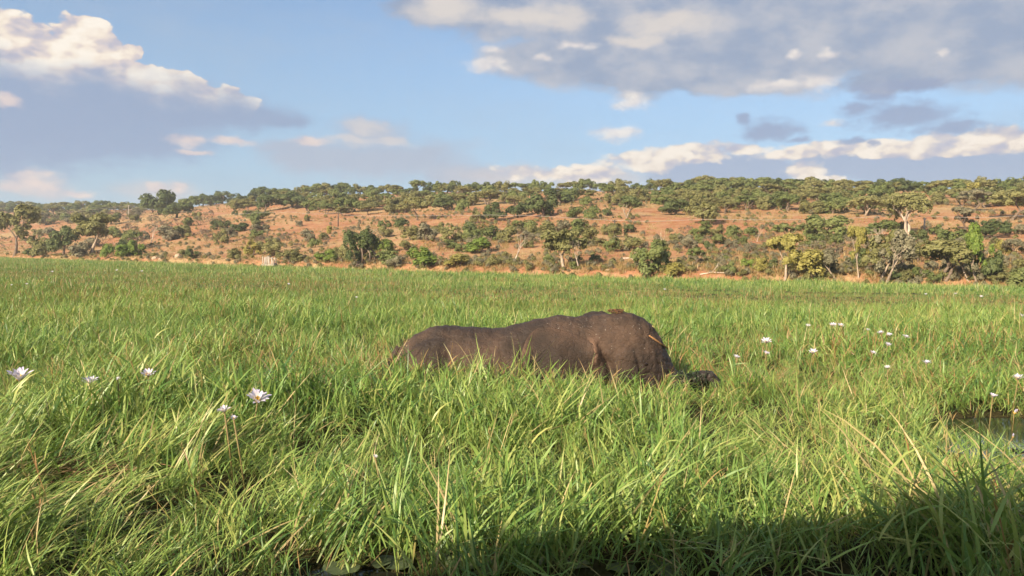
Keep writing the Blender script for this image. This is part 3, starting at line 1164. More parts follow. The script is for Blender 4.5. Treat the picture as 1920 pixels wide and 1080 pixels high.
        for q in range(3):
            oo = [((oo[i - 1][0] + 2 * oo[i][0] + oo[(i + 1) % m][0]) / 4, (oo[i - 1][1] + 2 * oo[i][1] + oo[(i + 1) % m][1]) / 4) for i in range(m)]
        for r_ in rings:
            for i, (a, b) in enumerate(oo):
                w = at_y(cx + (a - cx) * r_, cz + (b - cz) * r_, EY - 0.55)
                y0 = -5 if side < 0 else 25
                hit = bvh.ray_cast(Vector((w.x, y0, w.z)), Vector((0, -side, 0)))
                ys = hit[0].y if hit[0] is not None else EY + side * 0.5
                ang = math.atan2(b - cz, a - cx)
                back = 0.5 - 0.5 * math.cos(ang)
                lift = 0.004 + 0.042 * back ** 1.5 * max(0.2, min(1, (b - 605) / 45)) * max(0, (r_ - 0.72) / 0.28) - ((0.012 + 0.03 * (1 - back)) if r_ == 1.0 else 0)
                lift += 0.018 * math.sin(ang * 7 + 3 * r_) * r_ * r_
                V.append((w.x, ys + side * lift, w.z))
                dust_highlight_v.append(max(0, (r_ - 0.80) / 0.2) * (0.10 + 0.45 * back * max(0.25, min(1, (b - 612) / 40))))  # dry ear edge, lightened in colour like a lit rim
        F = []
        for j in range(len(rings) - 1):
            for i in range(m):
                i2 = (i + 1) % m
                F.append((j * m + i, j * m + i2, (j + 1) * m + i2, (j + 1) * m + i))
        me = mesh_of('ear', V, F, [M['skin']], {'dust_highlight': dust_highlight_v, 'damp': [0.0] * len(V)}, smooth=True)
        # relax the draping so the flap reads as one soft sheet
        for it in range(3):
            cc = [v.co.copy() for v in me.vertices]
            acc = [Vector((0, 0, 0)) for _ in cc]
            cnt = [0] * len(cc)
            for e in me.edges:
                a, b = e.vertices
                acc[a] += cc[b]
                acc[b] += cc[a]
                cnt[a] += 1
                cnt[b] += 1
            for v in me.vertices:
                tgt = acc[v.index] / max(1, cnt[v.index])
                v.co.y = cc[v.index].y * 0.5 + tgt.y * 0.5
        o = part('ear', me)
        sm = o.modifiers.new('thick', 'SOLIDIFY')
        sm.thickness = 0.022
        sm.offset = 0
        sb = o.modifiers.new('sub', 'SUBSURF')
        sb.levels = sb.render_levels = 1
        return o
    ear(-1)
    ear(1)
    # tail with its dark brush, tusks and eyes (mostly under water or out of sight)
    t = MB()
    t.tube([(-1.60, EY, .62), (-1.72, EY - .02, .45), (-1.77, EY - .03, .2), (-1.77, EY - .03, -.1), (-1.75, EY - .03, -.35)],
           [.055, .04, .03, .025, .035], 8)
    tl = part('tail', mesh_of('tail', t.v, t.f, [M['skin']], {'dust_highlight': [0] * len(t.v), 'damp': [.5] * len(t.v)}, smooth=True))
    for sgn in (-1, 1):
        t = MB()
        t.tube([(1.95, EY - .05 + sgn * .2, .12), (2.08, EY - .07 + sgn * .25, -.08), (2.25, EY - .07 + sgn * .27, -.2), (2.42, EY - .07 + sgn * .25, -.22)],
               [.05, .045, .035, .012], 8)
        part('tusk', t.mesh('tusk', [M['ivory']]))
        t = MB()
        w = Vector((1.86, 0, 0.50))
        hit = bvh.ray_cast(Vector((w.x, EY + sgn * 5, w.z)), Vector((0, -sgn, 0)))
        yy = hit[0].y if hit[0] is not None else EY + sgn * .35
        t.ell((w.x, yy - sgn * .008, w.z), (.028, .02, .024), 10, 8)
        part('eye', t.mesh('eye', [M['eye']]))
    # pale dried flecks of mud on the shoulder and head
    rn = random.Random(8)
    t = MB()
    for i in range(80):
        if i < 50:
            px, py = rn.gauss(1085, 40), rn.gauss(606, 13)
        else:
            px, py = rn.uniform(1000, 1240), rn.uniform(590, 660)
        w = at_y(px, py, EY - 0.4)
        hit = bvh.ray_cast(CAMP, (w - CAMP).normalized())
        if hit[0] is None: continue
        s_ = rn.uniform(.0012, .0038)
        t.ell(hit[0], (s_ * 1.3, s_, s_ * 1.2), 6, 4)
    fl = part('mud_flecks', t.mesh('mud_flecks', [M['fleck']]))
    fl['kind'] = 'stuff'

    # loose weed on the brow and a broken reed lying on the face
    def on_skin(px, py):
        w = at_y(px, py, EY)
        h = bvh.ray_cast(CAMP, (w - CAMP).normalized())
        return h[0] if h[0] is not None else w
    t = MB()
    for i in range(34):
        a = on_skin(rn.uniform(1142, 1168), rn.uniform(583, 589)) + Vector((0, 0, rn.uniform(0.0, .03)))
        an = rn.uniform(0, math.pi)
        L = rn.uniform(.05, .15)
        dv = Vector((math.cos(an), 0.6 * math.sin(an), rn.uniform(-.25, .25))) * L
        t.tube([a - dv / 2, a + Vector((0, 0, rn.uniform(.0, .02))), a + dv / 2], [.004, .007, .003], 5)
    tag(obj('weed_clump', t.mesh('weed_clump', [M['weed']])), "wet brown clump of weed lying on top of the elephant's head", 'weed', kind='stuff')
    t = MB()
    sp = [on_skin(1217 + 32 * f, 631 + 22 * f) for f in (0, .25, .5, .75, .95)]
    a, b = sp[0] + Vector((-.01, -.04, .02)), sp[-1] + Vector((.02, -.05, 0))
    push = max(max(0, a.lerp(b, f).y - p.y) for f, p in zip((0, .25, .5, .75, 1), sp))
    a, b = a - Vector((0, push, 0)), b - Vector((0, push, 0))
    t.tube([a, (a + b) / 2, b], [.011, .012, .010], 8)
    tag(obj('broken_reed', t.mesh('broken_reed', [M['reed']])), "broken orange-brown reed stem lying across the elephant's face", 'reed')
    t = MB()
    a, b = on_skin(1223, 612) + Vector((0, -.01, .008)), on_skin(1232, 622) + Vector((0, -.01, .006))
    t.tube([a, b], [.006, .005], 6)
    tag(obj('broken_reed', t.mesh('broken_reed_short', [M['straw']])), "short pale stalk stuck high on the elephant's forehead", 'reed')
    t = MB()
    for i in range(80):
        q = Vector((rn.uniform(2.28, 2.76), EY - .32 + rn.uniform(-.16, .08), rn.uniform(.30, .42)))
        an = rn.uniform(0, 2 * math.pi)
        dv = Vector((math.cos(an) * .12, math.sin(an) * .08, 0))
        t.tube([q - dv + Vector((0, 0, -.12)), q, q + dv + Vector((0, 0, -.14))], [.003, .006, .002], 4)
    tag(obj('weed_clump', t.mesh('weed_bundle', [M['wet_green']])), "dark wet bundle of grass hanging over the elephant's trunk", 'weed', kind='stuff')


M['wet_green'] = simple_mat('wet_green_weed', (0.010, 0.020, 0.010), (0.035, 0.055, 0.020), 25, 0.35, 0.5)
build_elephant()


# ------------------------------------------------------------------ trees and bushes of the hillside
def leaves(rn, lobes, n, size, clusters=10, flat=1.0, shell=0.72, minz=0.0):
    V, F, T = [], [], []
    areas = [l[1][0] * l[1][2] for l in lobes]
    tot = sum(areas)
    for (c, r), ar in zip(lobes, areas):
        k = max(8, int(n * ar / tot))
        cl = []
        for _ in range(clusters):
            z = rn.uniform(-0.55, 1)
            a = rn.uniform(0, 2 * math.pi)
            q = math.sqrt(max(0, 1 - z * z))
            cl.append((Vector((q * math.cos(a), q * math.sin(a), z)), rn.random()))
        for _ in range(k):
            d, ti = rn.choice(cl)
            d = (d + Vector((rn.gauss(0, .34), rn.gauss(0, .34), rn.gauss(0, .30)))).normalized()
            rr = shell + (1 - shell) * rn.random() + rn.gauss(0, .05)
            p = Vector((c[0] + d.x * r[0] * rr, c[1] + d.y * r[1] * rr, c[2] + d.z * r[2] * rr))
            if p.z < minz: p.z = minz + rn.random() * 0.05
            nrm = (d + Vector((rn.gauss(0, .36), rn.gauss(0, .36), rn.gauss(0, .36) + 0.22))).normalized()
            a = nrm.orthogonal().normalized()
            a.rotate(Matrix.Rotation(rn.uniform(0, 6.28), 3, nrm))
            b = nrm.cross(a)
            s = size * rn.uniform(0.65, 1.35)
            i = len(V)
            V += [p - a * s, p - b * s * .62, p + a * s, p + b * s * .62]
            F.append((i, i + 1, i + 2, i + 3))
            tt = min(1, max(0, ti * .6 + rn.random() * .4))
            T += [tt] * 4
    return V, F, T


def grow(rn, mb, p, d, L, r, depth, tips, upw=0.15, spread=0.6, n=5, mid=None):
    pts, rad = [p.copy()], [r]
    k = 3
    for i in range(k):
        d = (d + Vector((rn.gauss(0, .16), rn.gauss(0, .16), rn.gauss(0, .10) + upw * .3))).normalized()
        p = p + d * (L / k)
        pts.append(p.copy())
        rad.append(r * (1 - 0.38 * (i + 1) / k))
    mb.tube(pts, rad, n, cap=False)
    if mid is not None: mid.append(p.copy())
    if depth == 0:
        tips.append(p.copy())
        return
    nb = 3 if rn.random() < .45 else 2
    a0 = rn.uniform(0, 6.28)
    for i in range(nb):
        a = a0 + 6.28 * i / nb + rn.gauss(0, .3)
        o = d.orthogonal().normalized()
        o.rotate(Matrix.Rotation(a, 3, d))
        sp = spread * rn.uniform(.7, 1.3)
        nd = (d * math.cos(sp) + o * math.sin(sp) + Vector((0, 0, upw))).normalized()
        grow(rn, mb, p, nd, L * rn.uniform(.62, .85), rad[-1] * .80, depth - 1, tips, upw, spread, max(4, n - 1), mid)


def fit(V, h=1.0, w=1.0):
    A = np.array([tuple(v) for v in V])
    A[:, 2] -= max(0, A[:, 2].min())
    return A


def make_kind(kind, seed):
    """-> (crown mesh data or None, trunk mesh data or None) in a unit box: height 1, width 1"""
    rn = random.Random(seed)
    mb = MB()
    tips, mid = [], []
    lobes = []
    if kind == 'bush':
        for i in range(9):
            a, q = rn.uniform(0, 6.28), .30 * math.sqrt(rn.random())
            r = rn.uniform(.15, .23)
            lobes.append(((q * math.cos(a), q * math.sin(a), rn.uniform(.16, .76) * (1 - q)), (r, r, r * rn.uniform(.95, 1.4))))
        lv = leaves(rn, lobes, 1900, .040, 9)
        for i in range(5):
            a = rn.uniform(0, 6.28)
            mb.tube([(0, 0, -.05), (.1 * math.cos(a), .1 * math.sin(a), .3), (.24 * math.cos(a), .24 * math.sin(a), .62)], [.018, .012, .005], 4)
    elif kind == 'thorn':
        for i in range(10):
            a = rn.uniform(0, 6.28)
            grow(rn, mb, Vector((rn.gauss(0, .03), rn.gauss(0, .03), -.04)), Vector((.7 * math.cos(a), .7 * math.sin(a), 1)).normalized(),
                 .42, .012, 2, tips, .05, .5, 4)
        lobes = [((p.x * .8, p.y * .8, p.z * .9), (.11, .11, .10)) for p in tips[::3]]
        lv = leaves(rn, lobes, 800, .026, 6, shell=.2)
    elif kind == 'dome':
        base = Vector((0, 0, -.03))
        grow(rn, mb, base, Vector((0, 0, 1)), .26, .045, 2, tips, .2, .7, 6)
        for i in range(17):
            a, q = rn.uniform(0, 6.28), .36 * math.sqrt(rn.random())
            r = rn.uniform(.12, .19)
            lobes.append(((q * math.cos(a), q * math.sin(a), .16 + rn.uniform(.06, .70) * math.sqrt(max(.1, 1 - (q / .42) ** 2))), (r, r, r * 1.05)))
        lv = leaves(rn, lobes, 3200, .033, 10, minz=.07)
    elif kind == 'umbrella':
        for s_ in range(rn.choice((1, 2, 2))):
            grow(rn, mb, Vector((rn.gauss(0, .02), rn.gauss(0, .02), -.03)), Vector((rn.gauss(0, .18), rn.gauss(0, .18), 1)).normalized(),
                 .34, .040, 3, tips, .16, .62, 6)
        for p in tips:
            r = rn.uniform(.10, .17)
            lobes.append(((max(-.36, min(.36, p.x)), max(-.36, min(.36, p.y)), min(.86, max(.46, p.z * .95))), (r, r, r * .75)))
        for i in range(12):
            a, q = rn.uniform(0, 6.28), .36 * math.sqrt(rn.random())
            r = rn.uniform(.12, .18)
            lobes.append(((q * math.cos(a), q * math.sin(a), .86 - .5 * q * q - rn.uniform(0, .34)), (r, r, r * .75)))
        lv = leaves(rn, lobes, 3600, .031, 9)
    elif kind == 'open':
        for s_ in range(rn.choice((1, 2))):
            grow(rn, mb, Vector((rn.gauss(0, .03), rn.gauss(0, .03), -.03)), Vector((rn.gauss(0, .22), rn.gauss(0, .22), 1)).normalized(),
                 .40, .036, 3, tips, .22, .55, 6, mid)
        for p in tips:
            r = rn.uniform(.09, .15)
            lobes.append(((max(-.40, min(.40, p.x)), max(-.40, min(.40, p.y)), min(.90, max(.36, p.z * .95))), (r, r, r * .95)))
        for i in range(9):
            a, q = rn.uniform(0, 6.28), .36 * math.sqrt(rn.random())
            r = rn.uniform(.08, .13)
            lobes.append(((q * math.cos(a), q * math.sin(a), rn.uniform(.30, .9) * (1 - .3 * q)), (r, r, r * 1.1)))
        lv = leaves(rn, lobes, 5200, .029, 8, shell=.5)
    elif kind == 'droop':
        grow(rn, mb, Vector((-.05, 0, -.03)), Vector((.12, 0, 1)).normalized(), .34, .06, 2, tips, .2, .6, 7)
        for k in range(4):
            a = rn.uniform(0, 6.28)
            mb.tube([(.02, 0, .3), (.2 * math.cos(a), .2 * math.sin(a), .5), (.34 * math.cos(a), .34 * math.sin(a), .34), (.36 * math.cos(a), .36 * math.sin(a), .12)],
                    [.03, .025, .016, .008], 5)
        for i in range(18):
            a, q = rn.uniform(0, 6.28), .38 * math.sqrt(rn.random())
            r = rn.uniform(.09, .15)
            lobes.append(((q * math.cos(a), q * math.sin(a), rn.uniform(.28, .9) * (1 - .35 * q)), (r * .85, r * .85, r * 1.5)))
        lv = leaves(rn, lobes, 3600, .028, 9)
    elif kind == 'dead':
        for s_ in range(rn.choice((1, 1, 2))):
            grow(rn, mb, Vector((rn.gauss(0, .04), rn.gauss(0, .04), -.03)), Vector((rn.gauss(0, .2), rn.gauss(0, .2), 1)).normalized(),
                 .37, .037, 4, tips, .12, .55, 6)
        lv = None
    tv = np.array(mb.v)
    # normalise into the unit box
    allv = tv if lv is None else np.vstack([tv, np.array([tuple(v) for v in lv[0]])])
    hx = np.percentile(np.abs(allv[:, :2]), 99.0) * 2
    hz = np.percentile(allv[:, 2], 99.7)
    sc = np.array([1 / hx, 1 / hx, 1 / hz])
    tv = tv * sc
    trunk = (tv, mb.f)
    crown = None if lv is None else (np.array([tuple(v) for v in lv[0]]) * sc, lv[1], lv[2])
    return crown, trunk


KINDS = {}
for kind, nvar in (('bush', 6), ('thorn', 4), ('dome', 5), ('umbrella', 5), ('open', 5), ('droop', 2), ('dead', 5)):
    for v in range(nvar):
        crown, trunk = make_kind(kind, 100 + 17 * v + len(kind) * 31)
        if kind in ('bush', 'thorn'):      # one mesh: leaves in slot 0, stems in slot 1
            n0 = len(crown[0])
            V = np.vstack([crown[0], trunk[0]])
            F = crown[1] + [tuple(i + n0 for i in f) for f in trunk[1]]
            me = mesh_of(kind, V, F, [M['olive'], M['bark']], {'tint': crown[2] + [.5] * len(trunk[0])},
                         midx=[0] * len(crown[1]) + [1] * len(trunk[1]))
            KINDS.setdefault(kind, []).append((me, None))
        else:
            tm = mesh_of('trunk', trunk[0], trunk[1], [M['bark']], smooth=True)
            cm = None if crown is None else mesh_of('crown', crown[0], crown[1], [M['olive']], {'tint': crown[2]})
            KINDS.setdefault(kind, []).append((cm, tm))

PLANTS = []      # everything set on the slope: dict(px, py, h, w, obj, desc, kind)
NAMES = {'bush': 'bush', 'thorn': 'thorn_shrub', 'dome': 'round_tree', 'umbrella': 'acacia_tree', 'open': 'open_tree', 'droop': 'drooping_tree', 'dead': 'dead_tree'}
COLW = {'dark': 'dark green', 'olive': 'olive', 'green': 'green', 'bright': 'bright green', 'yellow': 'yellowish', 'grey': 'grey-green', 'brown': 'brownish'}
KINDW = {'bush': 'bush', 'thorn': 'twiggy shrub', 'dome': 'round-crowned tree', 'umbrella': 'spreading tree', 'open': 'open-crowned tree', 'droop': 'drooping tree', 'dead': 'bare pale tree'}
CATW = {'bush': 'bush', 'thorn': 'shrub'}


def plant(px, py, hpx, wpx, kind, col='olive', label=None, bark='bark', var=None, rot=None, pos=None):
    g = pos or hit_ground(px, py)
    if g is None: return None
    D = g.y * math.sqrt(1 + (g.x / g.y) ** 2 * 0)      # depth along the view axis
    k = 1.0 if kind == 'dead' else 1.20 if label else 1.10
    h, w = hpx * D / FPX * (k - 0.04 if k > 1 else 1), wpx * D / FPX * k
    vs = KINDS[kind]
    cm, tm = vs[rnd.randrange(len(vs)) if var is None else var % len(vs)]
    rz = rnd.uniform(0, 6.28) if rot is None else rot
    if tm is None:
        o = bpy.data.objects.new(NAMES[kind], cm)
        COL.objects.link(o)
        o.material_slots[0].link = 'OBJECT'
        o.material_slots[0].material = M[col]
    else:
        o = bpy.data.objects.new(NAMES[kind], None)
        COL.objects.link(o)
        o.empty_display_size = .2
        t = bpy.data.objects.new('trunk', tm)
        COL.objects.link(t)
        t.parent = o
        t.material_slots[0].link = 'OBJECT'
        t.material_slots[0].material = M['dead_wood'] if kind == 'dead' else M[bark]
        if cm is not None:
            c = bpy.data.objects.new('crown', cm)
            COL.objects.link(c)
            c.parent = o
            c.material_slots[0].link = 'OBJECT'
            c.material_slots[0].material = M[col]
    o.location = g - Vector((0, 0, 0.015 * h))
    o.rotation_euler = (0, 0, rz)
    o.scale = (w, w, h)
    PLANTS.append(dict(px=px, py=py - hpx * 0.45, base=py, h=hpx, w=wpx, o=o, kind=kind, col=col, label=label))
    return o


# --- trees that stand out in the photograph: foot x, foot y, height, width (photo pixels), kind, colour
LEAD = [
    (28, 480, 84, 74, 'open', 'olive', 'tall ragged yellow-olive tree standing on the bank at the far left'),
    (172, 478, 68, 62, 'umbrella', 'olive', 'tree with leaning pale trunk and broad crown on the left bank', 'pale_bark'),
    (281, 462, 50, 34, 'dead', 'grey', 'bare bleached tree with a straight trunk on the left slope'),
    (298, 403, 42, 62, 'dome', 'dark', 'largest dark tree on the left skyline beside the power pole'),
    (675, 501, 60, 62, 'droop', 'dark', 'heavy dark drooping tree on the bank casting a black shadow'),
    (784, 413, 38, 40, 'umbrella', 'olive', 'lone round tree with short trunk and long shadow on bare soil'),
    (797, 503, 32, 54, 'bush', 'bright', 'wide bright green bush at the bank, right of the drooping tree'),
    (900, 475, 26, 50, 'bush', 'bright', 'glossy bright green bush low on the middle of the slope'),
    (963, 496, 60, 52, 'dead', 'grey', 'forked white dead tree at the bank with branches reaching right'),
    (1056, 505, 66, 66, 'umbrella', 'olive', 'full olive tree on a pale trunk beside the twisted dead tree', 'pale_bark'),
    (1087, 506, 56, 50, 'dead', 'grey', 'twisted pale dead tree leaning beside the full olive tree'),
    (1175, 409, 36, 40, 'umbrella', 'dark', 'white-stemmed tree with round crown high on the open soil', 'pale_bark'),
    (1216, 517, 58, 58, 'bush', 'green', 'biggest green bush at the bank, as tall as a tree'),
    (1263, 518, 20, 38, 'bush', 'yellow', 'low rounded yellow-green bush at the edge of the grass'),
    (1244, 465, 34, 26, 'dead', 'grey', 'arched white dead tree on two legs at mid slope'),
    (1265, 403, 24, 46, 'dome', 'dark', 'flat dark tree on the edge of the upper bare soil'),
    (1420, 453, 28, 26, 'dead', 'grey', 'small forked dead tree on the right middle slope'),
    (1470, 525, 76, 70, 'open', 'yellow', 'yellow-leaved tree with a thick pale leaning trunk', 'pale_bark'),
    (1525, 526, 46, 64, 'bush', 'yellow', 'dense yellow bush at the bank beside the thick-trunked tree'),
    (1570, 524, 48, 50, 'open', 'grey', 'thin grey tree at the bank right of the yellow bush', 'pale_bark'),
    (1611, 525, 84, 36, 'open', 'yellow', 'slender pale-stemmed tree with a narrow yellowish crown', 'pale_bark'),
    (1650, 529, 82, 62, 'open', 'olive', 'left of two tall grey-olive trees with bare pale trunks', 'pale_bark'),
    (1664, 531, 84, 64, 'open', 'grey', 'right of two tall grey-olive trees with bare pale trunks', 'pale_bark'),
    (1652, 462, 36, 44, 'dead', 'grey', 'bare white branches rising above the two tall grey-olive trees'),
    (1497, 466, 28, 16, 'dead', 'grey', 'thin bare trunk behind the yellow-leaved tree'),
    (1623, 406, 32, 50, 'umbrella', 'olive', 'spreading tree with pale fork and long shadow on upper right soil', 'pale_bark'),
    (1702, 441, 70, 68, 'umbrella', 'olive', 'large spreading tree with thick white limbs on the right slope', 'dead_wood'),
    (1466, 453, 30, 32, 'umbrella', 'green', 'small pale-stemmed tree just above the yellow-leaved tree', 'pale_bark'),
    (1772, 533, 66, 92, 'umbrella', 'olive', 'broad olive tree with a reddish forked trunk at the right bank'),
    (1815, 537, 72, 54, 'open', 'grey', 'grey-trunked tree between the broad olive and the lime-topped tree', 'pale_bark'),
    (1836, 538, 98, 48, 'open', 'bright', 'tall narrow tree with a lime green top at the right bank', 'pale_bark'),
    (1856, 528, 48, 36, 'dome', 'dark', 'dark tree in the shade right of the lime-topped tree'),
    (1813, 433, 38, 46, 'open', 'grey', 'thin-leaved grey tree alone on the upper right bare soil'),
    (1897, 413, 48, 66, 'umbrella', 'olive', 'wide umbrella tree on a short trunk at the right edge'),
    (1826, 396, 36, 46, 'umbrella', 'grey', 'grey spreading tree uphill of the thin-leaved grey tree'),
    (1820, 372, 26, 44, 'dome', 'yellow', 'only yellow crown among the dark trees of the right skyline'),
    (1912, 539, 30, 46, 'bush', 'green', 'squat green bush at the water edge on the far right'),
    (1878, 478, 24, 28, 'bush', 'yellow', 'small yellow bush above the tall trees at far right'),
    (1860, 447, 30, 42, 'dome', 'dark', 'compact dark tree on the slope near the right edge'),
    (1545, 447, 38, 66, 'bush', 'green', 'broad green thicket just under the upper right soil strip'),
    (1647, 447, 30, 56, 'dome', 'green', 'flat-topped green tree behind the white bare branches'),
    (118, 479, 48, 48, 'dome', 'dark', 'dark leafy tree between the ragged tree and the leaning trunk'),
    (545, 391, 30, 54, 'dome', 'dark', 'wide dark clump-like tree high on the middle left slope'),
    (1016, 408, 38, 52, 'dome', 'dark', 'full dark tree on the upper edge of the central bare soil'),
    (1050, 383, 26, 54, 'dome', 'dark', 'dark tree with black undershade uphill of the central bare soil'),
]
for L in LEAD:
    plant(*L[:6], label=L[6], bark=L[7] if len(L) > 7 else 'bark')

MORE = [
    (82, 480, 32, 44, 'bush', 'olive'), (145, 483, 26, 38, 'bush', 'grey'), (202, 483, 24, 24, 'bush', 'bright'), (236, 481, 22, 44, 'bush', 'bright'),
    (257, 480, 28, 28, 'bush', 'bright'), (232, 466, 16, 24, 'bush', 'dark'), (207, 421, 22, 32, 'dome', 'dark'), (155, 416, 20, 34, 'bush', 'olive'),
    (330, 409, 28, 54, 'dome', 'dark'), (370, 413, 16, 16, 'bush', 'olive'), (393, 416, 22, 18, 'thorn', 'brown'), (362, 486, 18, 24, 'bush', 'dark'),
    (379, 485, 12, 16, 'thorn', 'grey'), (342, 481, 13, 16, 'bush', 'olive'), (316, 452, 30, 44, 'bush', 'grey'), (342, 446, 22, 30, 'bush', 'olive'),
    (386, 453, 24, 34, 'thorn', 'brown'), (415, 456, 26, 28, 'bush', 'olive'), (412, 431, 18, 34, 'bush', 'dark'), (446, 434, 16, 34, 'bush', 'dark'),
    (475, 479, 28, 34, 'bush', 'yellow'), (440, 486, 20, 28, 'bush', 'olive'), (440, 404, 10, 11, 'bush', 'dark'), (466, 407, 12, 20, 'bush', 'green'),
    (497, 397, 32, 38, 'dome', 'dark'), (490, 411, 15, 44, 'bush', 'green'), (576, 396, 19, 34, 'bush', 'green'), (561, 425, 11, 15, 'bush', 'grey'),
    (575, 416, 13, 11, 'bush', 'olive'), (490, 436, 15, 32, 'bush', 'grey'), (540, 452, 14, 34, 'thorn', 'brown'), (578, 454, 24, 30, 'bush', 'grey'),
    (590, 464, 16, 24, 'bush', 'green'), (617, 439, 15, 13, 'bush', 'yellow'), (661, 441, 17, 34, 'thorn', 'grey'), (720, 427, 15, 24, 'bush', 'green'),
    (750, 426, 16, 32, 'bush', 'dark'), (836, 395, 26, 44, 'dome', 'dark'), (867, 397, 22, 26, 'bush', 'green'), (928, 414, 34, 40, 'dome', 'dark'),
    (895, 419, 24, 30, 'bush', 'olive'), (730, 501, 32, 48, 'bush', 'green'), (741, 503, 22, 32, 'bush', 'grey'), (860, 501, 22, 54, 'bush', 'yellow'),
    (613, 491, 22, 44, 'bush', 'bright'), (543, 494, 24, 46, 'bush', 'olive'), (512, 481, 27, 40, 'bush', 'olive'), (931, 499, 16, 36, 'bush', 'olive'),
    (646, 490, 30, 34, 'bush', 'olive'), (725, 476, 26, 34, 'bush', 'bright'), (1075, 505, 13, 18, 'bush', 'green'), (1115, 491, 14, 18, 'bush', 'dark'),
    (970, 408, 26, 44, 'dome', 'dark'), (1080, 409, 20, 34, 'bush', 'green'), (1112, 411, 26, 30, 'bush', 'green'), (1138, 405, 14, 18, 'bush', 'dark'),
    (985, 436, 22, 44, 'bush', 'green'), (1026, 441, 24, 44, 'bush', 'olive'), (1060, 437, 22, 34, 'bush', 'grey'), (1086, 438, 26, 42, 'bush', 'green'),
    (1110, 452, 26, 38, 'bush', 'olive'), (1150, 446, 26, 28, 'bush', 'olive'), (1181, 437, 16, 28, 'bush', 'dark'), (1146, 473, 26, 28, 'bush', 'green'),
    (1186, 469, 20, 42, 'bush', 'olive'), (1028, 497, 20, 26, 'bush', 'green'), (1247, 486, 15, 20, 'bush', 'green'), (1303, 497, 32, 28, 'umbrella', 'green'),
    (1320, 421, 42, 64, 'dome', 'olive'), (1298, 402, 40, 44, 'dome', 'olive'), (1321, 427, 13, 22, 'bush', 'green'), (1311, 446, 22, 34, 'bush', 'green'),
    (1341, 443, 16, 24, 'bush', 'olive'), (1371, 444, 20, 34, 'bush', 'green'), (1290, 467, 22, 36, 'bush', 'grey'), (1331, 469, 16, 22, 'bush', 'dark'),
    (1370, 466, 16, 24, 'bush', 'grey'), (1382, 471, 13, 26, 'thorn', 'grey'), (1406, 469, 14, 26, 'bush', 'grey'), (1367, 516, 22, 28, 'bush', 'green'),
    (1400, 504, 18, 28, 'bush', 'bright'), (1425, 512, 26, 30, 'bush', 'yellow'), (1500, 433, 11, 26, 'bush', 'green'), (1596, 446, 13, 22, 'bush', 'dark'),
    (1571, 480, 24, 38, 'thorn', 'brown'), (1535, 472, 22, 34, 'thorn', 'grey'), (1602, 502, 18, 34, 'bush', 'dark'), (1724, 454, 22, 30, 'bush', 'dark'),
    (1756, 441, 20, 26, 'bush', 'green'), (1695, 435, 18, 26, 'bush', 'dark'), (1886, 441, 24, 28, 'dome', 'dark'), (1900, 480, 30, 32, 'umbrella', 'grey'),
    (1912, 509, 24, 24, 'bush', 'olive'), (1700, 531, 20, 28, 'bush', 'olive'), (1727, 527, 20, 28, 'bush', 'green'), (1750, 532, 20, 26, 'bush', 'green'),
    (1690, 500, 34, 50, 'bush', 'grey'), (1720, 492, 26, 44, 'bush', 'olive'), (1790, 470, 40, 56, 'bush', 'green'), (1760, 478, 26, 44, 'bush', 'grey'),
    (60, 482, 16, 26, 'bush', 'dark'), (1680, 533, 16, 26, 'bush', 'dark'), (1868, 533, 20, 30, 'bush', 'olive'), (1448, 505, 20, 26, 'bush', 'dark'),
    (800, 452, 34, 44, 'bush', 'grey'), (770, 450, 26, 40, 'bush', 'olive'), (845, 455, 32, 44, 'bush', 'olive'), (880, 442, 24, 36, 'bush', 'dark'),
    (918, 452, 28, 40, 'bush', 'green'), (955, 448, 24, 38, 'bush', 'olive'), (822, 470, 20, 34, 'thorn', 'grey'), (760, 470, 18, 30, 'bush', 'olive'),
    (865, 474, 16, 26, 'bush', 'green'), (700, 455, 24, 40, 'thorn', 'grey'), (725, 445, 20, 30, 'bush', 'olive'), (690, 484, 20, 30, 'bush', 'green'),
]
for L in MORE: plant(*L)


def fill(x0, x1, y0, y1, n, hs, wr, kinds, gap=0.55, tries=40):
    got = 0
    for _ in range(n * tries):
        if got >= n: break
        px, py = rnd.uniform(x0, x1), rnd.uniform(y0(0), y1(0)) if callable(y0) else rnd.uniform(y0, y1)
        h = rnd.uniform(*hs)
        w = h * rnd.uniform(*wr)
        ok = True
        for q in PLANTS:
            if abs(q['px'] - px) < gap * (q['w'] + w) / 2 and abs(q['base'] - py) < gap * 0.42 * (q['h'] + h) / 2:
                ok = False
                break
        if not ok: continue
        k, c = rnd.choice(kinds)
        if plant(px, py, h, w, k, c): got += 1


def ridge_row(x0, x1, step, dy, hs, ws, kinds):
    x = x0
    while x < x1:
        ry = float(np.interp(x, [a for a, b in _ridge_px], [b for a, b in _ridge_px]))
        k, c = rnd.choice(kinds)
        py = ry + dy + rnd.uniform(-1, 2)
        g = hit_ground(x, py)
        if g is None or g.y > 760:
            d = ray(x, ry + 1)
            d = d / d.y
            ys = np.arange(60, 900, 1.0)
            i = int(np.argmin(np.abs((ys - bank_y(d.x * ys)) * CS - SR * 1.02)))
            g = Vector((d.x * ys[i], ys[i], float(ground_z(d.x * ys[i], ys[i]))))
        plant(x, py, rnd.uniform(*hs), rnd.uniform(*ws), k, c, pos=g)
        x += step * rnd.uniform(.6, 1.4)


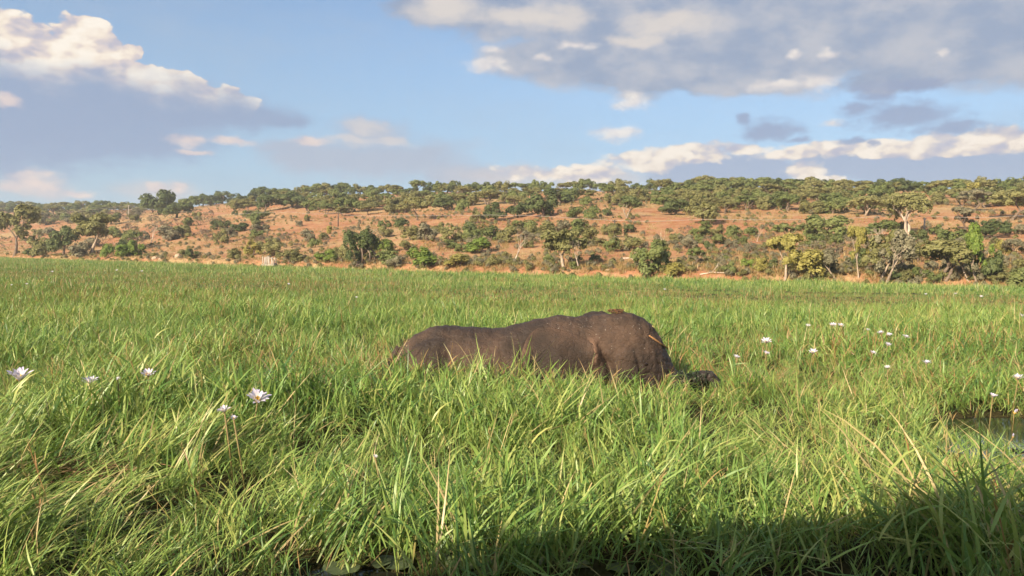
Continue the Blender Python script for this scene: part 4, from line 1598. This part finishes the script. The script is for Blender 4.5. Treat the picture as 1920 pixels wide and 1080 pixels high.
DK = [('dome', 'dark'), ('dome', 'dark'), ('dome', 'green'), ('umbrella', 'green'), ('dome', 'olive'), ('umbrella', 'olive')]
UP = [('umbrella', 'olive'), ('dome', 'olive'), ('umbrella', 'green'), ('bush', 'olive'), ('bush', 'green'), ('dome', 'green')]
MD = [('bush', 'olive'), ('bush', 'green'), ('bush', 'grey'), ('thorn', 'grey'), ('bush', 'olive'), ('thorn', 'brown')]
ridge_row(355, 1935, 20, 3, (13, 25), (24, 36), DK)
ridge_row(1240, 1935, 30, 9, (20, 28), (32, 46), DK + UP)
ridge_row(-10, 345, 14, 2, (12, 18), (20, 30), DK)
ridge_row(-10, 290, 19, 8, (12, 18), (22, 32), DK)
fill(1240, 1660, 366, 402, 66, (20, 30), (1.2, 1.7), UP, 0.5)
fill(1740, 1935, 366, 392, 16, (22, 30), (1.2, 1.7), UP, 0.5)
fill(580, 1240, 368, 388, 44, (16, 26), (1.2, 1.8), UP, 0.5)
fill(590, 760, 388, 406, 14, (18, 28), (1.2, 1.8), UP, 0.5)
fill(440, 600, 378, 396, 10, (14, 22), (1.2, 1.8), UP, 0.6)
fill(70, 290, 402, 424, 26, (10, 17), (1.4, 2.2), MD, 0.6)
fill(240, 480, 420, 446, 14, (12, 20), (1.2, 1.9), MD, 0.6)
fill(700, 1200, 434, 470, 22, (14, 24), (1.2, 1.8), MD, 0.6)
fill(1250, 1480, 436, 484, 18, (12, 20), (1.2, 1.9), MD, 0.6)
fill(1490, 1720, 448, 500, 16, (16, 26), (1.2, 1.8), MD, 0.55)
fill(480, 700, 440, 485, 14, (12, 20), (1.2, 1.8), MD, 0.65)
fill(60, 280, 440, 470, 12, (14, 22), (1.2, 1.8), MD, 0.65)
fill(900, 1440, 480, 505, 8, (7, 12), (1.2, 1.8), MD, 0.8)
fill(1860, 1935, 440, 520, 6, (14, 22), (1.2, 1.8), MD, 0.7)


def slope_tufts():
    rn = random.Random(77)
    D = math.radians
    src = []
    for k in range(3):
        src.append(clump_obj(f't{k}', [blades(rn, 16, 0.35, (0.25, 0.7), (0.03, 0.06), (D(5), D(45)), (D(5), D(60)), segs=2)], M['dry_grass']))
    lv = []
    for k in range(2):
        cr, tr = make_kind('bush', 900 + k)
        A = cr[0] * np.array([1.1, 1.1, .8])
        A = A[:len(A) // 3 // 4 * 4]
        me = mesh_of(f't{3 + k}', A, cr[1][:len(A) // 4], [M['grey' if k else 'olive']], {'tint': cr[2][:len(A)]})
        src.append(bpy.data.objects.new(f't{3 + k}', me))
    n = 24000
    # spread evenly over what the slope shows: more near, fewer far
    az = RNG.uniform(-0.80, 0.80, n * 2)
    sv = RNG.uniform(0, 1, n * 2) ** 1.6 * 155 + 0.8
    P, ok = [], 0
    xs, ys = [], []
    yy = np.arange(50, 640, 2.0)
    for a, s in zip(az, sv):
        b = (yy - bank_y_fast(a * yy)) * CS
        i = int(np.searchsorted(b, s))
        if i >= len(yy): continue
        y = yy[i] + rn.uniform(-1, 1)
        xs.append(a * y)
        ys.append(y)
    x, y = np.array(xs), np.array(ys)
    den = fbm(x / 14, y / 14, 41, 3)
    sb = (y - bank_y_fast(x)) * CS
    keep = RNG.random(len(x)) < np.maximum(np.clip((den - 0.30) * 2.4, 0.05, 1), np.clip(1 - sb / 12, 0, 1))
    x, y, den = x[keep][:n], y[keep][:n], den[keep][:n]
    m = len(x)
    z = ground_z(x, y)
    idx = np.where(RNG.random(m) < 0.84, RNG.integers(0, 3, m), RNG.integers(3, 5, m))
    sc = RNG.uniform(0.5, 1.3, m)
    rot = np.zeros((m, 3))
    rot[:, 2] = RNG.uniform(0, 6.28, m)
    scatter('slope_scrub', 'dry straw tufts and tiny scrub dotted over the red slope', 'scrub', src,
            np.stack([x, y, z - .02], -1), rot, np.stack([sc, sc, sc], -1), idx, np.clip(den - .3, 0, .5))


def bank_y_fast(x):
    return np.interp(x, _bxx, _byy)


slope_tufts()


def woodland_beyond():
    """the same bush country going on to the left and right of the picture"""
    src = []
    for k, (kind, v, col) in enumerate((('bush', 0, 'olive'), ('bush', 3, 'green'), ('dome', 0, 'dark'), ('dome', 2, 'olive'), ('umbrella', 1, 'green'))):
        me = KINDS[kind][v][0].copy()
        me.materials[0] = M[col]
        src.append(bpy.data.objects.new(f'w{k}', me))
    pts = []
    while len(pts) < 420:
        side = -1 if rnd.random() < .6 else 1
        a = side * rnd.uniform(.685, 1.05)
        y = rnd.uniform(40, 620)
        x = a * y
        sv = (y - float(bank_y_fast(x))) * CS
        if sv < 4 or sv > 175 or (sv < 130 and rnd.random() < .45): continue
        pts.append((x, y, float(ground_z(x, y)) - .08, sv))
    P = np.array(pts)
    m = len(P)
    h = np.where(P[:, 3] > 110, RNG.uniform(4, 7.5, m), RNG.uniform(1.8, 4.5, m))
    idx = np.where(P[:, 3] > 110, RNG.integers(2, 5, m), RNG.integers(0, 4, m))
    rot = np.zeros((m, 3))
    rot[:, 2] = RNG.uniform(0, 6.28, m)
    scatter('bushland', 'bush and trees continuing along the hill beyond both edges', 'bushland', src, P[:, :3], rot,
            np.stack([h * 1.4, h * 1.4, h], -1), idx, np.zeros(m))


woodland_beyond()


# ------------------------------------------------------------------ labels for the plants
MARKS = [(28, 440, 'the ragged tree at the far left'), (172, 440, 'the leaning-trunk tree on the left bank'), (281, 440, 'the bleached tree on the left slope'),
         (298, 384, 'the biggest left skyline tree'), (507, 487, 'the white jetty'), (675, 473, 'the drooping tree on the bank'),
         (784, 395, 'the lone round tree on bare soil'), (797, 488, 'the bright green bush by the bank'), (900, 463, 'the glossy bush mid slope'),
         (963, 467, 'the forked white dead tree'), (1087, 480, 'the twisted pale dead tree'), (1175, 392, 'the white-stemmed tree on open soil'),
         (1216, 488, 'the biggest bush at the bank'), (1244, 448, 'the arched dead tree'), (1265, 391, 'the flat dark tree above bare soil'),
         (1420, 440, 'the small forked dead tree'), (1470, 490, 'the yellow-leaved thick-trunked tree'), (1623, 390, 'the pale-forked tree on upper soil'),
         (1655, 490, 'the two tall grey-olive trees'), (1702, 408, 'the white-limbed spreading tree'), (1836, 490, 'the lime-topped tree'),
         (1813, 415, 'the thin-leaved grey tree'), (1897, 391, 'the umbrella tree at the right edge'), (634, 412, 'the dark power pole'),
         (545, 376, 'the wide dark tree on the left rise'), (1016, 390, 'the full dark tree above central soil'), (100, 388, 'the wooded left skyline')]
ORD = ['nearest', 'second', 'third', 'fourth', 'fifth', 'sixth', 'seventh', 'eighth', 'ninth', 'tenth', 'eleventh', 'twelfth', 'thirteenth', 'fourteenth',
       'fifteenth', 'sixteenth', 'seventeenth', 'eighteenth', 'nineteenth', 'twentieth']
buck = {}
for q in PLANTS:
    o = q['o']
    o['category'] = CATW.get(q['kind'], 'tree')
    o['group'] = {'bush': 'bushes on the red slope', 'shrub': 'twiggy shrubs on the red slope', 'tree': 'trees on the hillside'}[o['category']]
    if q['label']:
        o['label'] = q['label']
        continue
    best = min(MARKS, key=lambda m: math.hypot(m[0] - q['px'], (m[1] - q['py']) * 1.6))
    dx, dy = q['px'] - best[0], q['py'] - best[1]
    if abs(dx) > abs(dy) * 1.1: way = 'right of' if dx > 0 else 'left of'
    else: way = 'above' if dy < 0 else 'below'
    buck.setdefault((COLW[q['col']] + ' ' + KINDW[q['kind']], way, best[2]), []).append((math.hypot(dx, dy), q))
for (what, way, mark), L in buck.items():
    L.sort(key=lambda e: e[0])
    for i, (_, q) in enumerate(L):
        if len(L) == 1: q['o']['label'] = f'the {what} {way} {mark}'
        elif i == 0: q['o']['label'] = f'{what} closest {way} {mark}'
        else: q['o']['label'] = f'{ORD[min(i, 19)]} nearest {what} {way} {mark}'


# ------------------------------------------------------------------ power line
M['pole'] = simple_mat('weathered_pole', (0.06, 0.05, 0.042), (0.12, 0.10, 0.085), 6, 0.9, 0.1)
M['concrete'] = simple_mat('pale_pole', (0.34, 0.31, 0.27), (0.46, 0.42, 0.37), 6, 0.9, 0.1)
M['wire'] = simple_mat('dull_wire', (0.32, 0.30, 0.28), (0.40, 0.38, 0.35), 3, 0.5, 0.5)
tops = []
for (px, base, top, mt, lab) in ((-70, 418, 398, 'pole', None), (241, 411, 385, 'concrete', 'thin pale power pole standing against the wooded left skyline'),
                                 (634, 425, 398, 'pole', 'dark wooden power pole on the bare middle left slope'),
                                 (1152, 440, 412, 'pole', 'dark power pole on the bare soil right of centre'),
                                 (1733, 433, 408, 'concrete', 'pale power pole right of the white-limbed spreading tree'), (2060, 430, 405, 'concrete', None)):
    g = hit_ground(px, base)
    H = (base - top) * g.y / FPX
    tops.append(g + Vector((0, 0, H - .12)))
    if lab is None: continue
    root = bpy.data.objects.new('power_pole', None)
    COL.objects.link(root)
    root.location = g
    tag(root, lab, 'pole', 'poles of the power line')
    b = MB()
    b.tube([(0, 0, -.4), (0, 0, H * .5), (0, 0, H)], [.16, .13, .10], 8)
    obj('post', b.mesh('post', [M[mt]]), root)
    b = MB()
    b.box((0, 0, H - .25), (.9, .10, .12), .6)
    obj('crossarm', b.mesh('crossarm', [M[mt]], False), root)
    for sx in (-.4, 0, .4):
        b = MB()
        b.tube([(sx * math.cos(.6), sx * math.sin(.6), H - .18), (sx * math.cos(.6), sx * math.sin(.6), H - .02)], [.04, .03], 6)
        obj('insulator', b.mesh('insulator', [M['pole']]), root)
b = MB()
pts = []
for a, c in zip(tops[:-1], tops[1:]):
    for i in range(14):
        f = i / 14
        pts.append(a.lerp(c, f) - Vector((0, 0, 4 * 2.2 * f * (1 - f))))
pts.append(tops[-1])
for i, p in enumerate(pts):
    gz = float(ground_z(p.x, p.y)) + 2.2
    if p.z < gz: p.z = gz
b.tube(pts, [.022] * len(pts), 4)
tag(obj('power_line', b.mesh('power_line', [M['wire']])), 'pale overhead wire sagging from pole to pole across the slope', 'wire')

# ------------------------------------------------------------------ bank: jetty, rocks, driftwood
M['white_wood'] = simple_mat('whitewashed_wood', (0.30, 0.26, 0.21), (0.44, 0.39, 0.33), 5, 0.8, 0.2)
M['dark_rubber'] = simple_mat('dark_rubber', (0.015, 0.015, 0.015), (0.03, 0.03, 0.03), 5, 0.6, 0.3)
M['rock'] = simple_mat('pale_rock', (0.30, 0.22, 0.15), (0.46, 0.36, 0.26), 5, 0.95, 0.1, 0.4)
g = at_z(507, 495, 0.0)
gx = g.x * 0.93
gy = float(bank_y(gx)) - 1.6
d = ray(507, 490)
for yy in np.arange(60, 220, .25):
    if yy > float(bank_y(d.x / d.y * yy)) - 1.4: break
gx, gy = d.x / d.y * yy, yy
root = bpy.data.objects.new('jetty', None)
COL.objects.link(root)
root.location = (gx, gy, 0)
root.rotation_euler = (0, 0, -.12)
k = gy / FPX
tag(root, 'small whitewashed jetty with upright posts on the bank at left', 'jetty')
b = MB()
b.box((0, 0, .58), (27 * k, 1.4, .2))
obj('deck', b.mesh('deck', [M['white_wood']], False), root)
for i, (x, lean, hh) in enumerate(((-12, .02, 14), (-9.5, .1, 13.5), (-6.5, -.08, 14), (-4, .05, 15), (-1, .12, 14), (2, -.12, 14.5), (4.5, .08, 13), (7.5, -.2, 11), (10, -.28, 8))):
    for yy in (-.55,) if i % 2 else (-.55, .55):
        b = MB()
        b.tube([(x * k, yy, .1), (x * k + lean * hh * k, yy, .7 + hh * k)], [.085, .065], 7)
        obj('post', b.mesh('post', [M['white_wood']]), root)
for yy in (.62,):
    b = MB()
    b.box((-2 * k, yy, .75 + 10.5 * k), (21 * k, .06, .08))
    obj('rail', b.mesh('rail', [M['white_wood']], False), root)
b = MB()
b.ell((12.5 * k, -.5, .55), (.30, .28, .34), 14, 10)
obj('fender', b.mesh('fender', [M['dark_rubber']]), root)

rr = random.Random(4)


def rock(px, py, w, h, lab):
    g = hit_ground(px, py)
    k = g.y / FPX
    b = MB()
    b.ell((0, 0, 0), (w * k / 2, w * k / 2.4, h * k * .8), 12, 8, jit=.13, rn=rr)
    o = obj('boulder', b.mesh('boulder', [M['rock']], False), None, g)
    tag(o, lab, 'rock', 'pale rocks along the bank')
    return o


rock(291, 485, 13, 5, 'flat pale rock on the left bank below the bleached tree')
rock(302, 487, 9, 4, 'small pale slab right of the flat rock on the left bank')
rock(334, 483, 13, 9, 'pale pointed boulder on the left bank beside a dark bush')
rock(1140, 507, 11, 4, 'low pale rock on the bank right of the twisted dead tree')
rock(1352, 505, 8, 4, 'small pale stone on the slope left of the fallen log')


def log(pts_px, rad_px, lab, name='fallen_log'):
    P_ = [hit_ground(a, b) for a, b, _ in pts_px]
    k = P_[0].y / FPX
    P_ = [p + Vector((0, 0, dz * k)) for p, (_, _, dz) in zip(P_, pts_px)]
    b = MB()
    b.tube(P_, [rad_px * k * (1 - .5 * i / len(P_)) for i in range(len(P_))], 7)
    q = P_[1]
    b.tube([q, q + Vector((.5, .1, .6)), q + Vector((.7, .1, 1.1))], [rad_px * k * .6, rad_px * k * .4, .01], 6)
    tag(obj(name, b.mesh(name, [M['dead_wood']])), lab, 'log', 'bleached driftwood')


log([(1312, 517, 1.5), (1335, 516, 2), (1358, 515, 2.5), (1372, 519, 1)], 1.2, 'long bleached log lying at the edge of the grass')
log([(1168, 499, 14), (1182, 497, 13), (1196, 499, 7), (1204, 501, 2)], 1.3, 'dead branch leaning beside the biggest bush at the bank')

# ------------------------------------------------------------------ water lilies
def petal_mat():
    m, t, out = new_mat('lily_petal')
    h = attr(t, 'hgt')
    c = t.mix(t.step(h, 0.35, 1.0), (0.66, 0.64, 0.66), (0.52, 0.48, 0.66))
    d_ = principled(t, c, 0.5, 0.3)
    tr = t.n.new('ShaderNodeBsdfTranslucent')
    t.l.new(c, tr.inputs['Color'])
    mx = t.n.new('ShaderNodeMixShader')
    mx.inputs[0].default_value = .2
    t.l.new(d_, mx.inputs[1])
    t.l.new(tr.outputs[0], mx.inputs[2])
    t.l.new(mx.outputs[0], out.inputs[0])
    return m


M['petal'] = petal_mat()
M['stamen'] = simple_mat('lily_stamen', (0.62, 0.36, 0.03), (0.75, 0.50, 0.06), 60, 0.6, 0.2)
M['stem'] = simple_mat('lily_stem', (0.14, 0.10, 0.04), (0.20, 0.16, 0.06), 20, 0.6, 0.3)
M['pad'] = simple_mat('lily_pad', (0.055, 0.085, 0.040), (0.12, 0.15, 0.075), 7, 0.32, 0.5)


def petal_geo(L=1.0, W=.26, tilt=.5):
    V, F, H = [], [], []
    n = 6
    for i in range(n + 1):
        t_ = i / n
        w = W * .5 * math.sin(math.pi * min(.97, (.10 + .86 * t_)) ** 1.15)
        an = tilt + .35 * t_
        r, z = .10 + L * t_ * math.cos(tilt), L * t_ * math.sin(tilt) + .10 * math.sin(math.pi * t_)
        for q, dz in ((-1, .06), (0, 0), (1, .06)):
            V.append((r, q * w, z + dz * (w / W) * 1.2))
            H.append(t_)
    for i in range(n):
        for q in range(2):
            F.append((i * 3 + q, i * 3 + q + 1, (i + 1) * 3 + q + 1, (i + 1) * 3 + q))
    return V, F, H


_pv = petal_geo(1, .27, .66)
PET_OUT = mesh_of('petal_outer', _pv[0], _pv[1], [M['petal']], {'hgt': _pv[2]}, smooth=True)
_pv = petal_geo(.86, .24, 1.1)
PET_IN = mesh_of('petal_inner', _pv[0], _pv[1], [M['petal']], {'hgt': _pv[2]}, smooth=True)
b = MB()
for i in range(26):
    a = 6.283 * i / 26 * 1.7
    r_ = .05 + .12 * (i % 3) / 2
    b.tube([(r_ * math.cos(a), r_ * math.sin(a), .02), (r_ * 1.3 * math.cos(a), r_ * 1.3 * math.sin(a), .34), (r_ * .9 * math.cos(a), r_ * .9 * math.sin(a), .44)],
           [.03, .03, .012], 5)
STAMEN = b.mesh('stamens', [M['stamen']])
b = MB()
fv, ff, fh = [], [], []
for ring, (me_, n_) in enumerate(((PET_OUT, 9), (PET_IN, 6))):
    for i in range(n_):
        R_ = Matrix.Rotation(6.283 * (i + .5 * ring) / n_, 3, 'Z')
        o_ = len(fv)
        fv += [tuple(R_ @ v.co) for v in me_.vertices]
        ff += [tuple(j + o_ for j in p.vertices) for p in me_.polygons]
        fh += [0.0] * len(me_.vertices)
SMALL = mesh_of('blossom', fv, ff, [M['petal']], {'hgt': fh}, smooth=True)
rl = random.Random(21)


def lily(px, py, size, lab, z=0.44, closed=False, group='water lilies in the grass'):
    p = at_z(px, py, z)
    D_ = p.y
    R_ = size * D_ / FPX / 2 * 1.08
    root = bpy.data.objects.new('water_lily', None)
    COL.objects.link(root)
    root.location = (p.x, p.y, 0)
    tag(root, lab, 'flower', group)
    hold = Matrix.Translation((0, 0, p.z - R_ * .2)) @ Matrix.Rotation(rl.uniform(.15, .55), 4, Vector((rl.uniform(.4, 1), rl.uniform(-.6, .6), 0)).normalized()) @ Matrix.Scale(R_, 4)
    if size >= 13:
        for ring, (me_, n_) in enumerate(((PET_OUT, 11), (PET_IN, 8))):
            for i in range(n_):
                o = obj('petal', me_, root)
                s_ = rl.uniform(.85, 1.1)
                tl = (-.75 if closed else 0) + rl.uniform(-.18, .18)
                o.matrix_local = hold @ Matrix.Rotation(6.283 * (i + .5 * ring + rl.uniform(-.15, .15)) / n_, 4, 'Z') @ Matrix.Rotation(tl, 4, 'Y') @ Matrix.Scale(s_, 4)
        o = obj('stamens', STAMEN, root)
        o.matrix_local = hold
    else:
        o = obj('blossom', SMALL, root)
        o.matrix_local = hold
    b = MB()
    sw = rl.uniform(-.12, .12)
    b.tube([(sw, .06, -.1), (sw * .5, .02, p.z * .5), (0, 0, p.z - R_ * .2)], [.006, .006, .007], 6)
    obj('stem', b.mesh('stem', [M['stem']]), root)


LILIES = [
    (37, 708, 50, 'largest lily with orange-yellow centre near the left edge'),
    (169, 716, 32, 'pale lavender lily on a brown stalk, second from the left edge'),
    (221, 711, 12, 'small pale lily bud right of the lavender lily'),
    (278, 702, 28, 'ragged pale lily at left, right of the small bud'),
    (483, 748, 46, 'large white lily with spread petals left of the elephant'),
    (421, 770, 27, 'white lily just lower left of the large spread lily'),
    (438, 784, 14, 'tiny white lily under the two left-centre lilies'),
    (703, 856, 11, 'lone tiny white flower low in the central foreground grass'),
    (1437, 641, 21, "brightest white lily right of the elephant's trunk"),
    (1436, 663, 15, 'pinkish lily directly below the brightest white lily'),
    (1380, 670, 15, "white lily nearest to the elephant's trunk"),
    (1524, 661, 19, 'flat wide lily between the bright white lily and the right group'),
    (1562, 610, 14, 'left of a close pair of far lilies right of the elephant'),
    (1577, 611, 14, 'right of a close pair of far lilies right of the elephant'),
    (1515, 611, 11, 'faint far lily left of the close pair'),
    (1627, 619, 10, 'smallest lily at the left of the right-hand group'),
    (1651, 625, 15, 'upper left lily of the group of four at right'),
    (1667, 629, 14, 'upper right lily of the group of four at right'),
    (1698, 632, 14, 'rightmost lily of the group of four at right'),
    (1664, 647, 15, 'lavender lily under the group of four at right'),
    (1636, 662, 13, 'pinkish lily left below the lavender lily at right'),
    (1737, 681, 18, 'white lily alone at right, below the group'),
    (1664, 689, 12, 'faint lily low at right, left of the lone white lily'),
    (1909, 709, 22, 'lavender lily at the right edge above the open water'),
    (1861, 743, 17, 'bluish lily in the reeds left of the open water'),
    (1901, 774, 19, 'upright white lily standing in the open water at right'),
    (1899, 819, 15, 'pinkish lily bud at the lower part of the open water'),
    (1915, 593, 13, 'white lily at the right edge beyond the lily group'),
]
for L in LILIES: lily(*L, closed=(L[0] in (1901, 1899)), z=0.22 if L[0] in (1901, 1899) else 0.66 if L[0] in (169, 221, 278, 421, 438) else 0.54)
FAR = sorted(((22, 535), (50, 533), (98, 510), (220, 507), (266, 509), (541, 533), (668, 558), (1246, 543), (1736, 552), (1792, 551), (1840, 556)))
for i, (px, py) in enumerate(FAR):
    nth = ['leftmost', 'second', 'third', 'fourth', 'fifth', 'sixth', 'seventh', 'eighth', 'ninth', 'tenth', 'eleventh', 'twelfth', 'thirteenth', 'fourteenth',
           'fifteenth', 'sixteenth', 'seventeenth', 'eighteenth', 'nineteenth', 'twentieth'][i]
    lily(px, py, 6.5, f'{nth} tiny white lily ' + ('' if i == 0 else 'from the left ') + 'in the far grass towards the bank', z=0.50, group='far lilies towards the bank')

# lily pads on the open water
pv, pf = [(0, 0, 0)], []
NP = 26
for i in range(NP + 1):
    a = .18 + (6.283 - .36) * i / NP
    pv.append((math.cos(a), math.sin(a), .035 * math.sin(a * 5) + .02))
    pv.append((.55 * math.cos(a), .55 * math.sin(a), .0))
for i in range(NP):
    pf += [(0, 2 + 2 * i, 4 + 2 * i), (2 + 2 * i, 1 + 2 * i, 3 + 2 * i, 4 + 2 * i)]
PAD = mesh_of('lily_pad', pv, pf, [M['pad']], smooth=True)
PADS = [(735, 1055), (860, 1046), (905, 1066), (985, 1052), (1085, 1058), (1165, 1066), (640, 1068), (1250, 1070)]
pads = []
for i, (px, py) in enumerate(PADS):
    p = at_z(px, py, .045)
    o = obj('lily_pad', PAD, None, (p.x, p.y, .045 + .006 * (i % 4)))
    s_ = rl.uniform(.085, .15)
    o.scale = (s_, s_, s_)
    o.rotation_euler = (rl.uniform(-.08, .08), rl.uniform(-.08, .08), rl.uniform(0, 6.28))
    pads.append((px, o))
for i, (px, o) in enumerate(sorted(pads, key=lambda e: e[0])):
    tag(o, f'{["first", "second", "third", "fourth", "fifth", "sixth", "seventh", "eighth", "ninth", "tenth", "eleventh", "twelfth", "thirteenth", "fourteenth", "fifteenth"][i]} floating lily pad from the left along the shaded bottom edge', 'lily pad', 'lily pads at the bottom edge')
for i, (px, py, lab) in enumerate(((1878, 852, 'lily pad on the left of the open water at right'), (1905, 838, 'lily pad in the middle of the open water at right'),
                                   (1916, 868, 'lily pad nearest the right edge on the open water'))):
    p = at_z(px, py, .02)
    o = obj('lily_pad', PAD, None, (p.x, p.y, .02 + .006 * i))
    s_ = rl.uniform(.09, .14)
    o.scale = (s_, s_, s_)
    o.rotation_euler = (0, 0, rl.uniform(0, 6.28))
    tag(o, lab, 'lily pad', 'lily pads on the right-hand pool')


# ------------------------------------------------------------------ single stalks that stand out
def stalk(px0, py0, px1, py1, z1, rad, mat, lab, head=False):
    tip = at_z(px1, py1, z1)
    foot = at_y(px0, py0, tip.y + .05)
    foot.z = min(foot.z, .1)
    b = MB()
    mid = tip.lerp(foot, .5) + Vector((.015, 0, .01))
    b.tube([foot, mid, tip], [rad, rad * .8, rad * .4], 6)
    root = bpy.data.objects.new('reed_stalk', None)
    COL.objects.link(root)
    obj('stem', b.mesh('stem', [M[mat]]), root)
    if head:
        for i in range(7):
            b = MB()
            q = tip.lerp(foot, .03 + .035 * i)
            sx = (-1 if i % 2 else 1) * .05
            b.tube([q, q + Vector((sx * .6, 0, .02)), q + Vector((sx, 0, .045))], [.003, .005, .002], 5)
            obj('spikelet', b.mesh('spikelet', [M[mat]]), root)
    tag(root, lab, 'reed')


stalk(143, 668, 150, 572, .86, .006, 'straw', 'single tall straw-coloured reed standing at the left')
stalk(826, 700, 821, 640, .62, .005, 'straw', "grass stalk with a seed head in front of the elephant's flank", True)
stalk(770, 1000, 741, 960, .25, .007, 'straw', 'bright yellow bent stalk in the lower middle foreground')
stalk(1050, 1000, 1110, 905, .50, .008, 'straw', 'leaning straw-coloured stalk in the lower centre foreground')
stalk(870, 1050, 960, 775, .62, .005, 'straw', 'long pale stalk leaning right in front of the elephant')


def litter():
    rn = random.Random(31)
    b = MB()
    for i in range(260):
        p = at_z(rn.gauss(95, 80), rn.gauss(876, 11), rn.uniform(.16, .26))
        a = rn.gauss(.25, .35)
        L_ = rn.uniform(.12, .38)
        dv = Vector((math.cos(a), math.sin(a), rn.uniform(-.08, .08))) * L_ / 2
        b.tube([p - dv, p + Vector((0, 0, rn.uniform(0, .03))), p + dv], [.003, .0045, .002], 4)
    for i in range(150):
        p = at_z(rn.uniform(250, 1500), rn.gauss(1022, 18), rn.uniform(.03, .12))
        a = rn.uniform(0, 6.28)
        L_ = rn.uniform(.08, .26)
        dv = Vector((math.cos(a), math.sin(a), rn.uniform(-.5, .5))) * L_ / 2
        b.tube([p - dv, p + Vector((0, 0, rn.uniform(0, .02))), p + dv], [.0025, .004, .002], 4)
    o = obj('dead_reed_litter', b.mesh('dead_reed_litter', [M['reed_litter']]))
    tag(o, 'matted brown dead reeds between the green blades in the foreground', 'litter', kind='stuff')


M['reed_litter'] = simple_mat('dead_reed', (0.09, 0.055, 0.028), (0.25, 0.165, 0.08), 25, 0.8, 0.2)
litter()

# ------------------------------------------------------------------ the tour boat the picture was taken from (its roof throws the shade in front)
M['hull'] = simple_mat('boat_paint', (0.42, 0.43, 0.42), (0.48, 0.48, 0.46), 3, 0.45, 0.4)
M['canvas'] = simple_mat('boat_canvas', (0.30, 0.29, 0.25), (0.36, 0.34, 0.30), 4, 0.9, 0.1)
M['alu'] = simple_mat('boat_rail', (0.45, 0.45, 0.45), (0.52, 0.52, 0.52), 4, 0.35, 0.5)
boat = bpy.data.objects.new('tour_boat', None)
COL.objects.link(boat)
boat.location = (0.0, 0.0, 0)
boat.rotation_euler = (0, 0, math.radians(14.5))
tag(boat, 'flat tour boat with canvas roof under the camera, shading the foreground', 'boat')
b = MB()
hv = []
LH, WH = 4.2, 1.25
for (z, kx, ky) in ((-.25, .90, .72), (.1, .97, .92), (.62, 1, 1), (.62, .975, .93), (.36, .975, .93)):
    ring = []
    for i in range(24):
        a = 6.283 * i / 24
        cx, sy = math.cos(a), math.sin(a)
        ring.append((LH * kx * math.copysign(abs(cx) ** .35, cx), WH * ky * math.copysign(abs(sy) ** .45, sy) - 1.32, z))
    hv += ring
hf = []
for j in range(4):
    for i in range(24):
        hf.append((j * 24 + i, j * 24 + (i + 1) % 24, (j + 1) * 24 + (i + 1) % 24, (j + 1) * 24 + i))
hf.append(tuple(range(24))[::-1])
hf.append(tuple(4 * 24 + i for i in range(24)))
obj('hull', mesh_of('hull', hv, hf, [M['hull']]), boat)
for x in (-3.7, -1.3, 1.3, 3.7):
    for y in (-2.35,):
        b = MB()
        b.tube([(x, y, .36), (x, y, 3.6)], .022, 8)
        obj('roof_post', b.mesh('roof_post', [M['alu']]), boat)
b = MB()
b.box((-1.3, -1.20, 3.64), (9.4, 2.75, .06))
obj('roof', b.mesh('roof', [M['canvas']], False), boat)
for y in (-2.4, -.27):
    b = MB()
    b.tube([(-3.6, y, 1.05), (3.6, y, 1.05)], .018, 8)
    obj('rail', b.mesh('rail', [M['alu']]), boat)


# ------------------------------------------------------------------ thin dry-season haze
hm = bpy.data.materials.new('haze_air')
hm.use_nodes = True
hn = hm.node_tree
hn.nodes.clear()
ho = hn.nodes.new('ShaderNodeOutputMaterial')
hv_ = hn.nodes.new('ShaderNodeVolumePrincipled')
hv_.inputs['Color'].default_value = (0.82, 0.88, 0.95, 1)
hv_.inputs['Density'].default_value = 0.00028
hn.links.new(hv_.outputs[0], ho.inputs['Volume'])
b = MB()
b.box((-100, 1200, 34), (6400, 9000, 74))
hz = obj('haze', b.mesh('haze', [hm], False))
tag(hz, 'thin pale haze in the air over marsh and hill', 'haze', kind='stuff')
